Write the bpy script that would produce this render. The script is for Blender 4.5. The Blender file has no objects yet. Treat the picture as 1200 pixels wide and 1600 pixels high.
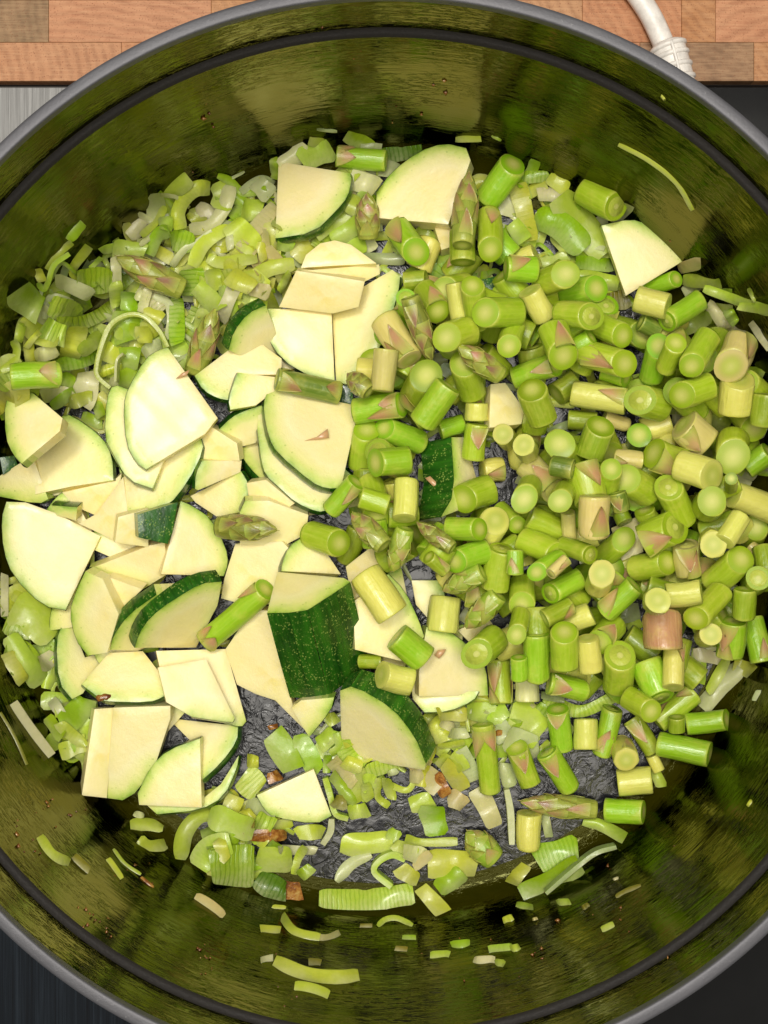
import bpy, math, random, re
import numpy as np
from mathutils import Vector, Matrix
from mathutils.geometry import delaunay_2d_cdt

# ---------------------------------------------------------------- camera, light, exposure
SC = bpy.context.scene
COL = SC.collection
ZC, F = 0.495, 2267.0                      # camera height above the pot floor, focal length in photo pixels
cam = bpy.data.cameras.new('camera')
cam.sensor_fit = 'HORIZONTAL'; cam.sensor_width = 36.0; cam.lens = F / 1200.0 * 36.0
cam.clip_start = 0.01; cam.clip_end = 20
camo = bpy.data.objects.new('camera', cam); COL.objects.link(camo)
camo.location = (0, 0, ZC)
SC.camera = camo
world = bpy.data.worlds.new('World'); SC.world = world; world.use_nodes = True
bg = world.node_tree.nodes['Background']
bg.inputs[0].default_value = (1.0, 0.97, 0.92, 1); bg.inputs[1].default_value = 0.13

def area(name, loc, target, sx, sy, power, color):
    l = bpy.data.lights.new(name, 'AREA'); l.shape = 'RECTANGLE'; l.size = sx; l.size_y = sy
    l.energy = power; l.color = color
    o = bpy.data.objects.new(name, l); COL.objects.link(o)
    o.location = loc
    o.rotation_euler = (Vector(target) - Vector(loc)).to_track_quat('-Z', 'Y').to_euler()
    return o
area('softbox', (0.0, 0.04, 1.25), (0, 0, 0), 0.90, 0.76, 15.2, (1.0, 0.955, 0.86))
area('key_strobe', (-0.16, 0.30, 1.25), (0, 0, 0), 0.16, 0.16, 5.0, (1.0, 0.96, 0.90))
vs = SC.view_settings
SC.display_settings.display_device = 'sRGB'
vs.view_transform = 'Standard'; vs.look = 'None'; vs.exposure = 0.0; vs.gamma = 1.0
SC.cycles.max_bounces = 8
SC.cycles.diffuse_bounces = 4
SC.cycles.caustics_reflective = False
SC.cycles.caustics_refractive = False

# ---------------------------------------------------------------- small helpers
rnd = random.Random(7)
def lin(c):
    c = c / 255.0
    return c / 12.92 if c <= 0.04045 else ((c + 0.055) / 1.055) ** 2.4
def rgb(r, g, b, k=1.0):
    return (lin(r) * k, lin(g) * k, lin(b) * k, 1.0)
CROPS = {'1': (0, 0, 3), '2': (400, 0, 3), '3': (800, 0, 3), '4': (0, 400, 3), '5': (400, 400, 3), '6': (800, 400, 3),
         '7': (0, 800, 3), '8': (400, 800, 3), '9': (800, 800, 3), 'a': (0, 1200, 3), 'b': (400, 1200, 3), 'c': (800, 1200, 3),
         'A': (0, 220, 5), 'B': (220, 220, 5), 'C': (40, 440, 5), 'D': (280, 560, 5), 'E': (180, 760, 5), 'F': (380, 1080, 5),
         'G': (640, 1080, 5), 'H': (960, 560, 5), 'g': (0, 0, 1)}
def gp(c, x, y):
    ox, oy, k = CROPS[c]
    return (ox + x / k, oy + y / k)
def at(px, py, z):                          # the point of the place seen at a photo pixel, at height z
    d = (ZC - z) / F
    return np.array(((px - 600.0) * d, (800.0 - py) * d, z))
def pxsize(w, z):
    return w * (ZC - z) / F

def mesh_obj(name, verts, faces, mat, parent=None, uvs=None, smooth=True, color=None):
    me = bpy.data.meshes.new(name)
    me.from_pydata([tuple(map(float, v)) for v in verts], [], faces)
    if uvs is not None:
        ul = me.uv_layers.new(name='UVMap')
        li = np.empty(len(me.loops), dtype=np.int32); me.loops.foreach_get('vertex_index', li)
        ul.data.foreach_set('uv', np.asarray(uvs, dtype=np.float32)[li].ravel())
    if smooth:
        me.polygons.foreach_set('use_smooth', [True] * len(me.polygons))
    me.materials.append(mat)
    me.update()
    return link(name, me, parent, color)
def link(name, me, parent=None, color=None):
    o = bpy.data.objects.new(name, me); COL.objects.link(o)
    if parent is not None: o.parent = parent
    if color is not None: o.color = color
    return o
def tag(o, label=None, cat=None, group=None, kind=None):
    if label: o['label'] = label
    if cat: o['category'] = cat
    if group: o['group'] = group
    if kind: o['kind'] = kind
    return o
def empty(name, loc=(0, 0, 0)):
    o = bpy.data.objects.new(name, None); COL.objects.link(o); o.location = loc; o.empty_display_size = 0.01
    return o
def box_vf(x0, x1, y0, y1, z0, z1, b=0.0):
    """a box with its top edges eased by b"""
    v = [(x0, y0, z0), (x1, y0, z0), (x1, y1, z0), (x0, y1, z0), (x0, y0, z1 - b), (x1, y0, z1 - b), (x1, y1, z1 - b), (x0, y1, z1 - b),
         (x0 + b, y0 + b, z1), (x1 - b, y0 + b, z1), (x1 - b, y1 - b, z1), (x0 + b, y1 - b, z1)]
    f = [(3, 2, 1, 0), (0, 1, 5, 4), (1, 2, 6, 5), (2, 3, 7, 6), (3, 0, 4, 7), (4, 5, 9, 8), (5, 6, 10, 9), (6, 7, 11, 10), (7, 4, 8, 11), (8, 9, 10, 11)]
    return v, f
def tube_vf(pts, r, n=14, cap=True):
    pts = [Vector(p) for p in pts]; v = []; f = []; m = len(pts)
    up = Vector((0, 0, 1))
    for i, p in enumerate(pts):
        t = (pts[min(i + 1, m - 1)] - pts[max(i - 1, 0)]).normalized()
        a = t.cross(up)
        a = Vector((1, 0, 0)) if a.length < 1e-4 else a.normalized()
        b = a.cross(t)
        rr = r[i] if isinstance(r, (list, tuple)) else r
        for k in range(n):
            q = 2 * math.pi * k / n
            v.append(p + (a * math.cos(q) + b * math.sin(q)) * rr)
    for i in range(m - 1):
        for k in range(n):
            f.append((i * n + k, i * n + (k + 1) % n, (i + 1) * n + (k + 1) % n, (i + 1) * n + k))
    if cap:
        f.append(tuple(reversed(range(n)))); f.append(tuple((m - 1) * n + k for k in range(n)))
    return v, f
def lathe_vf(prof, n, cx=0.0, cy=0.0):
    v = []; uv = []; f = []; s = 0.0; m = len(prof)
    for i, (r, z) in enumerate(prof):
        if i: s += math.hypot(r - prof[i - 1][0], z - prof[i - 1][1])
        for k in range(n + 1):
            a = 2 * math.pi * k / n
            v.append((cx + r * math.cos(a), cy + r * math.sin(a), z)); uv.append((a * 0.137, s))
    for i in range(m - 1):
        for k in range(n):
            p = i * (n + 1) + k
            f.append((p, p + 1, p + n + 2, p + n + 1))
    return v, f, uv
def catmull(P, n):
    P = [np.array(p, float) for p in P]
    if len(P) == 2:
        return [P[0] + (P[1] - P[0]) * t for t in np.linspace(0, 1, n)]
    Q = [2 * P[0] - P[1]] + P + [2 * P[-1] - P[-2]]
    out = []; m = len(P) - 1
    for i in range(n):
        t = i / (n - 1) * m; k = min(int(t), m - 1); t -= k
        a, b, c, d = Q[k:k + 4]
        out.append(0.5 * (2 * b + (c - a) * t + (2 * a - 5 * b + 4 * c - d) * t * t + (3 * b - a - 3 * c + d) * t ** 3))
    return out

# ---------------------------------------------------------------- materials
class N:
    """thin wrapper for building node materials"""
    def __init__(s, name):
        s.m = bpy.data.materials.new(name); s.m.use_nodes = True
        s.t = s.m.node_tree; s.b = s.t.nodes['Principled BSDF']; s.out = s.t.nodes['Material Output']
    def n(s, typ, **kw):
        x = s.t.nodes.new(typ)
        for k, v in kw.items():
            if k.startswith('i_'):
                key = k[2:]; x.inputs[int(key) if key.isdigit() else key].default_value = v
            else: setattr(x, k, v)
        return x
    def l(s, a, b): s.t.links.new(a, b)
    def set(s, **kw):
        for k, v in kw.items(): s.b.inputs[k.replace('_', ' ')].default_value = v
    def coord(s, which='Object', scale=(1, 1, 1), loc=None):
        c = s.n('ShaderNodeTexCoord'); m = s.n('ShaderNodeMapping')
        m.inputs['Scale'].default_value = scale
        s.l(c.outputs[which], m.inputs['Vector'])
        return m.outputs['Vector']
    def noise(s, vec, scale, detail=3.0, rough=0.55, dist=0.0):
        x = s.n('ShaderNodeTexNoise'); x.inputs['Scale'].default_value = scale; x.inputs['Detail'].default_value = detail
        x.inputs['Roughness'].default_value = rough; x.inputs['Distortion'].default_value = dist
        s.l(vec, x.inputs['Vector']); return x.outputs['Fac']
    def voro(s, vec, scale, rand=1.0):
        x = s.n('ShaderNodeTexVoronoi'); x.inputs['Scale'].default_value = scale; x.inputs['Randomness'].default_value = rand
        s.l(vec, x.inputs['Vector']); return x.outputs['Distance']
    def ramp(s, fac, stops):
        x = s.n('ShaderNodeValToRGB'); e = x.color_ramp.elements
        while len(e) < len(stops): e.new(0.5)
        for k, (p, c) in enumerate(stops):
            e[k].position = p; e[k].color = c if len(c) == 4 else (*c, 1)
        s.l(fac, x.inputs['Fac']); return x.outputs['Color']
    def fr(s, fac, a, b, lo=0.0, hi=1.0):
        x = s.n('ShaderNodeMapRange'); x.inputs['From Min'].default_value = a; x.inputs['From Max'].default_value = b
        x.inputs['To Min'].default_value = lo; x.inputs['To Max'].default_value = hi
        s.l(fac, x.inputs['Value']); return x.outputs['Result']
    def mix(s, fac, a, b, mode='MIX'):
        x = s.n('ShaderNodeMix', data_type='RGBA', blend_type=mode)
        for sock, v in ((x.inputs['Factor'], fac), (x.inputs[6], a), (x.inputs[7], b)):
            if hasattr(v, 'default_value') or hasattr(v, 'links'): s.l(v, sock)
            else: sock.default_value = v
        return x.outputs[2]
    def math(s, op, a, b=0.0, clamp=False):
        x = s.n('ShaderNodeMath', operation=op, use_clamp=clamp)
        for sock, v in ((x.inputs[0], a), (x.inputs[1], b)):
            if hasattr(v, 'links'): s.l(v, sock)
            else: sock.default_value = v
        return x.outputs[0]
    def bump(s, h, strength, dist, normal=None):
        x = s.n('ShaderNodeBump'); x.inputs['Strength'].default_value = strength; x.inputs['Distance'].default_value = dist
        s.l(h, x.inputs['Height'])
        if normal is not None: s.l(normal, x.inputs['Normal'])
        return x.outputs['Normal']
    def sep(s, vec):
        x = s.n('ShaderNodeSeparateXYZ'); s.l(vec, x.inputs[0]); return x.outputs
    def base(s, c): s.l(c, s.b.inputs['Base Color'])
    def nrm(s, c): s.l(c, s.b.inputs['Normal'])
    def rough(s, c): s.l(c, s.b.inputs['Roughness'])
G = lambda v: (v, v, v, 1)

def mat_stem():
    m = N('asparagus_skin'); oi = m.n('ShaderNodeObjectInfo'); o = m.coord('Object')
    rv = m.n('ShaderNodeVectorMath', operation='ADD'); m.l(o, rv.inputs[0])
    cx = m.n('ShaderNodeCombineXYZ'); m.l(oi.outputs['Random'], cx.inputs[0]); m.l(cx.outputs[0], rv.inputs[1])
    vec = rv.outputs[0]
    mp = m.n('ShaderNodeMapping'); mp.inputs['Scale'].default_value = (1, 1, 0.09); m.l(vec, mp.inputs['Vector'])
    st = m.noise(mp.outputs[0], 900, 3, 0.6); bl = m.noise(vec, 130, 3, 0.6)
    c = m.mix(m.fr(st, 0.3, 0.7), m.mix(1.0, oi.outputs['Color'], (0.90, 0.93, 0.72, 1), 'MULTIPLY'), m.mix(0.18, oi.outputs['Color'], rgb(225, 225, 120)))
    c = m.mix(m.fr(bl, 0.52, 0.74, 0, 0.6), c, m.mix(0.7, oi.outputs['Color'], rgb(215, 205, 95)))
    v = m.sep(m.coord('UV'))[1]
    e = m.math('ABSOLUTE', m.math('SUBTRACT', v, 0.5))
    c = m.mix(m.fr(e, 0.40, 0.5, 0, 0.55), c, rgb(196, 200, 90))
    m.base(c); m.rough(m.fr(bl, 0.3, 0.7, 0.30, 0.46)); m.set(Subsurface_Weight=0.25, Subsurface_Scale=0.0025, Coat_Weight=0.22, Coat_Roughness=0.14)
    m.b.inputs['Subsurface Radius'].default_value = (0.9, 1.0, 0.25)
    wet = m.noise(vec, 420, 2, 0.5)
    m.nrm(m.bump(wet, 0.38, 0.0007, m.bump(st, 0.5, 0.0005)))
    return m.m
def mat_cut():
    m = N('asparagus_cut'); x = m.sep(m.coord('UV'))[0]; o = m.coord('Object'); oi = m.n('ShaderNodeObjectInfo')
    nz = m.noise(o, 700, 2, 0.6)
    f = m.math('ADD', x, m.fr(nz, 0.3, 0.7, -0.12, 0.12))
    pale = m.ramp(f, [(0.0, rgb(212, 212, 118)), (0.3, rgb(198, 204, 96)), (0.85, rgb(166, 182, 48))])
    c = m.mix(m.fr(f, 0.42, 0.85), pale, m.mix(1.0, oi.outputs['Color'], (0.90, 0.93, 0.8, 1), 'MULTIPLY'))
    c = m.mix(m.fr(m.voro(o, 1500), 0.3, 0.12, 0, 0.4), c, rgb(150, 168, 48))
    m.base(c); m.set(Roughness=0.42, Subsurface_Weight=0.3, Subsurface_Scale=0.0025, Coat_Weight=0.15, Coat_Roughness=0.2)
    m.b.inputs['Subsurface Radius'].default_value = (1.0, 1.0, 0.3)
    m.nrm(m.bump(m.noise(o, 2600, 2, 0.6), 0.35, 0.0003))
    return m.m
def mat_bract():
    m = N('asparagus_scale'); oi = m.n('ShaderNodeObjectInfo'); uv = m.coord('UV', (1, 1, 1)); v = m.sep(uv)[1]; u = m.sep(uv)[0]
    s = m.noise(m.coord('UV', (14, 1.2, 1)), 3.0, 3, 0.6)
    c = m.mix(m.fr(s, 0.3, 0.7, 0, 0.55), oi.outputs['Color'], m.mix(0.5, oi.outputs['Color'], rgb(190, 195, 90)))
    c = m.mix(m.fr(v, 0.7, 1.0, 0, 0.5), c, rgb(120, 78, 60))
    c = m.mix(m.fr(v, 0.0, 0.5, 0.85, 0), c, rgb(172, 188, 78))
    ed = m.math('ABSOLUTE', m.math('SUBTRACT', u, 0.5))
    c = m.mix(m.fr(m.math('ADD', ed, m.fr(s, 0.3, 0.7, -0.14, 0.14)), 0.16, 0.5, 0, 0.8), c, rgb(178, 178, 76))
    m.base(c); m.set(Roughness=0.33, Subsurface_Weight=0.12, Subsurface_Scale=0.0015, Coat_Weight=0.35, Coat_Roughness=0.15)
    m.nrm(m.bump(s, 0.35, 0.0004))
    return m.m
def mat_flesh():
    m = N('zucchini_flesh'); oi = m.n('ShaderNodeObjectInfo'); uv = m.sep(m.coord('UV')); o = m.coord('Object')
    d, core = uv[0], uv[1]                    # millimetres / 10 from the skin and from the seed core
    n1 = m.noise(o, 160, 3, 0.6); n2 = m.noise(o, 1100, 2, 0.6)
    dd = m.math('ADD', d, m.fr(n1, 0.3, 0.7, -0.08, 0.08))
    c = m.ramp(dd, [(0.0, rgb(140, 178, 52)), (0.07, rgb(178, 204, 84)), (0.2, rgb(208, 222, 116)), (0.42, rgb(238, 233, 158)), (0.75, rgb(247, 236, 180)), (1.0, rgb(247, 232, 170))])
    seed = m.math('MULTIPLY', m.fr(core, 0.75, 0.15), m.fr(m.noise(o, 230, 2, 0.5), 0.46, 0.62), True)
    c = m.mix(m.math('MULTIPLY', seed, 0.6), c, rgb(240, 218, 118))
    dot = m.fr(m.voro(o, 520), 0.22, 0.08)
    band = m.math('MULTIPLY', m.fr(d, 0.16, 0.24), m.fr(d, 0.46, 0.32), True)
    c = m.mix(m.math('MULTIPLY', m.math('MULTIPLY', dot, band), 0.75), c, rgb(158, 182, 66))
    c = m.mix(m.fr(n2, 0.35, 0.7, 0, 0.2), c, rgb(228, 220, 150))
    c = m.mix(m.fr(m.noise(o, 70, 3, 0.6), 0.45, 0.7, 0, 0.45), c, rgb(236, 226, 140))
    c = m.mix(1.0, c, oi.outputs['Color'], 'MULTIPLY')
    m.base(c); m.set(Roughness=0.40, Subsurface_Weight=0.28, Subsurface_Scale=0.004, Coat_Weight=0.25, Coat_Roughness=0.18)
    m.b.inputs['Subsurface Radius'].default_value = (1.0, 0.95, 0.6)
    m.nrm(m.bump(m.noise(o, 480, 3, 0.6), 0.22, 0.0008, m.bump(m.noise(o, 3200, 2, 0.6), 0.3, 0.00025)))
    return m.m
def mat_skin():
    m = N('zucchini_skin'); o = m.coord('Object'); uv = m.coord('UV', (1, 1, 1))
    st = m.noise(m.coord('UV', (1, 0.10, 1)), 320, 3, 0.55)
    c = m.mix(m.fr(st, 0.35, 0.68), rgb(20, 62, 12), rgb(50, 110, 22))
    sp = m.fr(m.voro(m.coord('UV', (1, 0.8, 1)), 1300), 0.40, 0.16)
    big = m.fr(m.noise(o, 350, 2, 0.5), 0.42, 0.58)
    c = m.mix(m.math('MULTIPLY', m.math('MULTIPLY', sp, big), 0.85), c, rgb(150, 170, 80))
    m.base(c); m.set(Roughness=0.30, Coat_Weight=0.4, Coat_Roughness=0.14)
    m.nrm(m.bump(m.noise(o, 700, 3, 0.6), 0.3, 0.0005))
    return m.m
def mat_leek(name='leek_leaf', attr=False):
    m = N(name); oi = m.n('ShaderNodeObjectInfo'); uv = m.sep(m.coord('UV')); o = m.coord('Object')
    rv = m.n('ShaderNodeVectorMath', operation='ADD'); m.l(o, rv.inputs[0])
    cx = m.n('ShaderNodeCombineXYZ'); m.l(oi.outputs['Random'], cx.inputs[0]); m.l(cx.outputs[0], rv.inputs[1]); vec = rv.outputs[0]
    big = m.noise(vec, 90, 3, 0.6); fine = m.noise(vec, 600, 3, 0.6)
    col = oi.outputs['Color']; al = oi.outputs['Alpha']
    if attr:
        at_ = m.n('ShaderNodeAttribute'); at_.attribute_name = 'Col'; col = at_.outputs['Color']; al = m.math('MULTIPLY', at_.outputs['Alpha'], 1.0)
    pale = m.mix(0.6, col, rgb(232, 230, 178))
    c = m.mix(m.fr(m.math('ADD', uv[1], m.fr(big, 0.3, 0.7, -0.5, 0.5)), 0.2, 1.0, 0, 0.75), col, pale)
    c = m.mix(m.fr(fine, 0.4, 0.75, 0, 0.35), c, m.mix(1.0, col, (0.78, 0.88, 0.55, 1), 'MULTIPLY'))
    w = m.math('SINE', m.math('MULTIPLY', m.math('ADD', uv[0], m.fr(big, 0, 1, 0, 0.0030)), 4300.0))
    rib = m.math('MULTIPLY', m.fr(w, 0.1, 0.9), al, True)
    c = m.mix(m.math('MULTIPLY', m.math('MULTIPLY', rib, m.fr(fine, 0.25, 0.7, 0.3, 0.9)), 0.75), c, m.mix(1.0, col, (0.62, 0.76, 0.36, 1), 'MULTIPLY'))
    m.base(c); m.set(Roughness=0.36, Coat_Weight=0.40, Coat_Roughness=0.14, Subsurface_Weight=0.15, Subsurface_Scale=0.002)
    m.b.inputs['Subsurface Radius'].default_value = (1, 1, 0.4)
    h = m.math('ADD', m.math('MULTIPLY', rib, -0.5), m.math('MULTIPLY', m.noise(vec, 260, 2, 0.5), 1.2))
    nb = m.bump(h, 0.45, 0.0006, m.bump(fine, 0.25, 0.0003)); m.nrm(nb)
    tr = m.n('ShaderNodeBsdfTranslucent'); m.l(c, tr.inputs['Color']); m.l(nb, tr.inputs['Normal'])
    ms = m.n('ShaderNodeMixShader'); ms.inputs[0].default_value = 0.38
    m.l(m.b.outputs[0], ms.inputs[1]); m.l(tr.outputs[0], ms.inputs[2]); m.l(ms.outputs[0], m.out.inputs['Surface'])
    return m.m
def mat_brown():
    m = N('browned_leek'); o = m.coord('Object'); oi = m.n('ShaderNodeObjectInfo')
    n1 = m.noise(o, 420, 4, 0.65)
    c = m.ramp(n1, [(0.30, rgb(56, 24, 10)), (0.44, rgb(112, 56, 22)), (0.56, rgb(172, 118, 52)), (0.74, rgb(208, 180, 98))])
    c = m.mix(0.35, c, oi.outputs['Color'])
    m.base(c); m.set(Roughness=0.26, Coat_Weight=0.5, Coat_Roughness=0.1)
    m.nrm(m.bump(m.noise(o, 900, 3, 0.6), 0.5, 0.0006)); return m.m
def mat_wall():
    m = N('oiled_pot_wall'); uv = m.coord('UV'); o = m.coord('Object')
    br = m.noise(m.coord('UV', (26, 420, 1)), 1.0, 3, 0.58, 0.6)
    pit = m.noise(m.coord('UV', (240, 900, 1)), 1.0, 3, 0.65)
    lump = m.noise(m.coord('UV', (60, 120, 1)), 1.0, 3, 0.5)
    film = m.noise(m.coord('UV', (22, 60, 1)), 1.0, 4, 0.6, 0.8)
    c = m.mix(m.fr(film, 0.40, 0.70), (0.020, 0.0195, 0.0006, 1), (0.032, 0.0285, 0.0010, 1))
    spk = m.fr(m.voro(m.coord('UV', (170, 260, 1)), 1.0), 0.11, 0.05)
    spk = m.math('MULTIPLY', spk, m.fr(film, 0.52, 0.66), True)
    c = m.mix(m.math('MULTIPLY', spk, 0.8), c, rgb(96, 70, 26))
    m.base(c); m.rough(m.fr(film, 0.3, 0.7, 0.17, 0.09))
    m.set(Specular_IOR_Level=0.0)
    h = m.math('ADD', m.math('MULTIPLY', br, 0.55), m.math('ADD', m.math('MULTIPLY', m.math('MULTIPLY', m.fr(pit, 0.50, 0.62), m.fr(film, 0.42, 0.6)), 0.6), m.math('MULTIPLY', lump, 0.8)))
    nb = m.bump(h, 0.22, 0.0008); m.nrm(nb)
    gl = m.n('ShaderNodeBsdfGlossy'); gl.inputs['Color'].default_value = (0.145, 0.148, 0.052, 1)     # a film of yellow frying oil
    m.l(m.fr(film, 0.3, 0.7, 0.12, 0.03), gl.inputs['Roughness']); m.l(nb, gl.inputs['Normal'])
    fz = m.n('ShaderNodeFresnel'); fz.inputs['IOR'].default_value = 1.52; m.l(nb, fz.inputs['Normal'])
    ms = m.n('ShaderNodeMixShader'); m.l(fz.outputs[0], ms.inputs[0]); m.l(m.b.outputs[0], ms.inputs[1]); m.l(gl.outputs[0], ms.inputs[2])
    m.l(ms.outputs[0], m.out.inputs['Surface']); return m.m
def mat_floor():
    m = N('oiled_pot_floor'); o = m.coord('Object', (1, 1, 1))
    a = m.noise(o, 135, 3, 0.60, 2.0); b = m.noise(o, 700, 3, 0.6, 0.8); big = m.noise(o, 45, 3, 0.6)
    c = m.mix(m.fr(big, 0.4, 0.7), (0.009, 0.009, 0.011, 1), (0.018, 0.018, 0.022, 1))
    m.base(c); m.rough(m.fr(a, 0.35, 0.65, 0.30, 0.14)); m.set(IOR=1.5, Specular_IOR_Level=0.42)
    h = m.math('ADD', m.math('MULTIPLY', m.fr(a, 0.38, 0.54), m.fr(big, 0.38, 0.58, 0.25, 1.0)), m.math('MULTIPLY', b, 0.12))
    m.nrm(m.bump(h, 0.30, 0.0008)); return m.m
def mat_rim():
    m = N('pot_rim_metal'); o = m.coord('Object'); n1 = m.noise(o, 900, 3, 0.7); n2 = m.noise(o, 60, 3, 0.6)
    c = m.mix(n2, rgb(96, 96, 100), rgb(116, 115, 119))
    c = m.mix(m.fr(n1, 0.64, 0.80, 0, 0.4), c, rgb(176, 174, 174))
    m.base(c); m.set(Roughness=0.62, Metallic=0.55); m.nrm(m.bump(n1, 0.3, 0.0004)); return m.m
def mat_simple(name, c, rough, metal=0.0, bump=0.0, scale=600, coat=0.0, aniso=None):
    m = N(name); sc = aniso or (1, 1, 1); v = m.coord('Object', sc); n1 = m.noise(v, scale, 4, 0.65)
    m.base(m.mix(m.fr(n1, 0.3, 0.7), tuple(x * 0.80 for x in c[:3]) + (1,), tuple(min(1, x * 1.12) for x in c[:3]) + (1,)))
    m.rough(m.fr(n1, 0.3, 0.7, rough * 1.15, rough * 0.85)); m.set(Metallic=metal, Coat_Weight=coat)
    if bump: m.nrm(m.bump(n1, bump, 0.0005))
    return m.m
def mat_steel_shaded():  # brushed steel with shade and dark reflections painted into its colour
    m = N('brushed_steel_shaded'); v = m.coord('Object', (900, 14, 1)); a = m.noise(v, 1.0, 4, 0.7); b = m.noise(m.coord('Object', (160, 5, 1)), 1.0, 3, 0.6)
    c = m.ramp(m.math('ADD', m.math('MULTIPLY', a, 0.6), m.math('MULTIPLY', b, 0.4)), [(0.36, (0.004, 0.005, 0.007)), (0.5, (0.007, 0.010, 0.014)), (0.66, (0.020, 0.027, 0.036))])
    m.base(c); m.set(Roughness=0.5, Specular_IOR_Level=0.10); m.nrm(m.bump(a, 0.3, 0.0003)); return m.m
def mat_wood():
    m = N('end_grain_wood'); oi = m.n('ShaderNodeObjectInfo'); o = m.coord('Object')
    off = m.n('ShaderNodeVectorMath', operation='SCALE'); cx = m.n('ShaderNodeCombineXYZ')
    m.l(oi.outputs['Random'], cx.inputs[0]); r2 = m.math('FRACT', m.math('MULTIPLY', oi.outputs['Random'], 17.3)); m.l(r2, cx.inputs[1])
    m.l(cx.outputs[0], off.inputs[0]); off.inputs['Scale'].default_value = 0.16
    sub = m.n('ShaderNodeVectorMath', operation='ADD'); m.l(o, sub.inputs[0]); m.l(off.outputs[0], sub.inputs[1]); vec = sub.outputs[0]
    ring = m.n('ShaderNodeTexWave', wave_type='RINGS', rings_direction='SPHERICAL'); ring.inputs['Scale'].default_value = 105
    ring.inputs['Distortion'].default_value = 5; ring.inputs['Detail'].default_value = 3; ring.inputs['Detail Scale'].default_value = 1.2
    m.l(vec, ring.inputs['Vector'])
    n1 = m.noise(vec, 140, 4, 0.65); fine = m.noise(vec, 1500, 3, 0.7)
    c = m.mix(m.fr(ring.outputs['Fac'], 0.15, 0.95, 0, 0.55), oi.outputs['Color'], m.mix(1.0, oi.outputs['Color'], (0.60, 0.52, 0.46, 1), 'MULTIPLY'))
    c = m.mix(m.fr(n1, 0.35, 0.7, 0, 0.55), c, m.mix(0.35, oi.outputs['Color'], rgb(235, 185, 140)))
    pore = m.fr(m.voro(vec, 1300), 0.36, 0.14)
    c = m.mix(m.math('MULTIPLY', pore, m.fr(fine, 0.40, 0.56, 0, 0.75)), c, rgb(128, 74, 44))
    hatch = m.n('ShaderNodeMapping'); hatch.inputs['Rotation'].default_value = (0, 0, 0.7); hatch.inputs['Scale'].default_value = (90, 1600, 1); m.l(vec, hatch.inputs['Vector'])
    c = m.mix(m.fr(m.noise(hatch.outputs[0], 1.0, 3, 0.6), 0.45, 0.75, 0, 0.45), c, m.mix(0.5, oi.outputs['Color'], rgb(238, 196, 150)))
    c = m.mix(m.fr(m.noise(o, 30, 4, 0.6), 0.35, 0.7, 0, 0.35), c, m.mix(1.0, c, (0.7, 0.62, 0.55, 1), 'MULTIPLY'))
    m.base(c); m.set(Roughness=0.5, Specular_IOR_Level=0.3); m.nrm(m.bump(fine, 0.25, 0.0003)); return m.m
M = dict(stem=mat_stem(), cut=mat_cut(), bract=mat_bract(), flesh=mat_flesh(), skin=mat_skin(), leek=mat_leek(), leekbed=mat_leek('leek_bed', True), brown=mat_brown(),
         wall=mat_wall(), floor=mat_floor(), rim=mat_rim(), wood=mat_wood(), steel_shaded=mat_steel_shaded(),
         steel=mat_simple('brushed_steel', rgb(132, 131, 129), 0.55, 0.45, 0.25, 1.0, 0, (1400, 30, 1)),
         glass=mat_simple('black_glass', (0.010, 0.010, 0.010), 0.12, 0, 0.0, 40),
         corner=mat_simple('dark_pot_corner', (0.008, 0.008, 0.006), 0.5, 0, 0.25, 260),
         ledge=mat_simple('dark_ledge_metal', (0.016, 0.013, 0.011), 0.62, 0, 0.3, 900),
         black=mat_simple('black_enamel', (0.010, 0.010, 0.011), 0.3, 0, 0.2, 500, 0.3),
         white=mat_simple('white_plastic', rgb(232, 226, 218), 0.42, 0, 0.05, 300),
         gap=mat_simple('dark_joint', (0.02, 0.013, 0.009), 0.8, 0, 0.2, 500))

# ---------------------------------------------------------------- pot
CX, CY = 0.0007, -0.0062                  # the pot's axis
PROF = [(0.0, 0.0), (0.1205, 0.0)]
for k in range(1, 11):                      # fillet between floor and wall
    a = k / 10 * math.radians(88)
    PROF.append((0.1205 + 0.0125 * math.sin(a), 0.0125 * (1 - math.cos(a))))
PROF += [(0.1337, 0.022), (0.1344, 0.035), (0.1358, 0.055), (0.1375, 0.075), (0.1387, 0.0900)]
LEDGE = [(0.1387, 0.0900), (0.1390, 0.0906), (0.1397, 0.0912), (0.1404, 0.0916), (0.1408, 0.0922)]
UPPER = [(0.1408, 0.0922), (0.1409, 0.098), (0.1410, 0.106), (0.1411, 0.1118)]
pot = empty('cooking_pot', (CX, CY, -0.006))
tag(pot, 'wide dark cooking pot with oily olive-tinted inside wall and grey metal rim', 'pot')
def pot_part(name, prof, mat, n=220, local=True):
    v, f, uv = lathe_vf(prof, n)
    v = [(x, y, z + 0.006) for x, y, z in v]
    return mesh_obj(name, v, f, mat, pot, uv)
pot_part('pot_floor', [(0.0001, 0.0), (0.04, 0.0), (0.08, 0.0), (0.1205, 0.0)], M['floor'], 160)
pot_part('inner_wall', PROF[1:], M['wall'])
pot_part('lid_ledge', LEDGE, M['ledge'])
pot_part('upper_wall', UPPER, M['wall'])
pot_part('rim', [(0.1411, 0.1118), (0.1411, 0.1140), (0.1412, 0.1147), (0.1415, 0.11492), (0.1420, 0.1150), (0.1428, 0.11495), (0.1436, 0.1148), (0.1440, 0.11468), (0.1446, 0.1142), (0.1450, 0.1130), (0.1452, 0.1118), (0.1449, 0.1105), (0.1440, 0.1095)], M['rim'], 260)
pot_part('outer_wall', [(0.1440, 0.1095), (0.1432, 0.105), (0.1425, 0.06), (0.1405, 0.02), (0.136, 0.002), (0.125, -0.006), (0.0001, -0.006)], M['black'])
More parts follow.
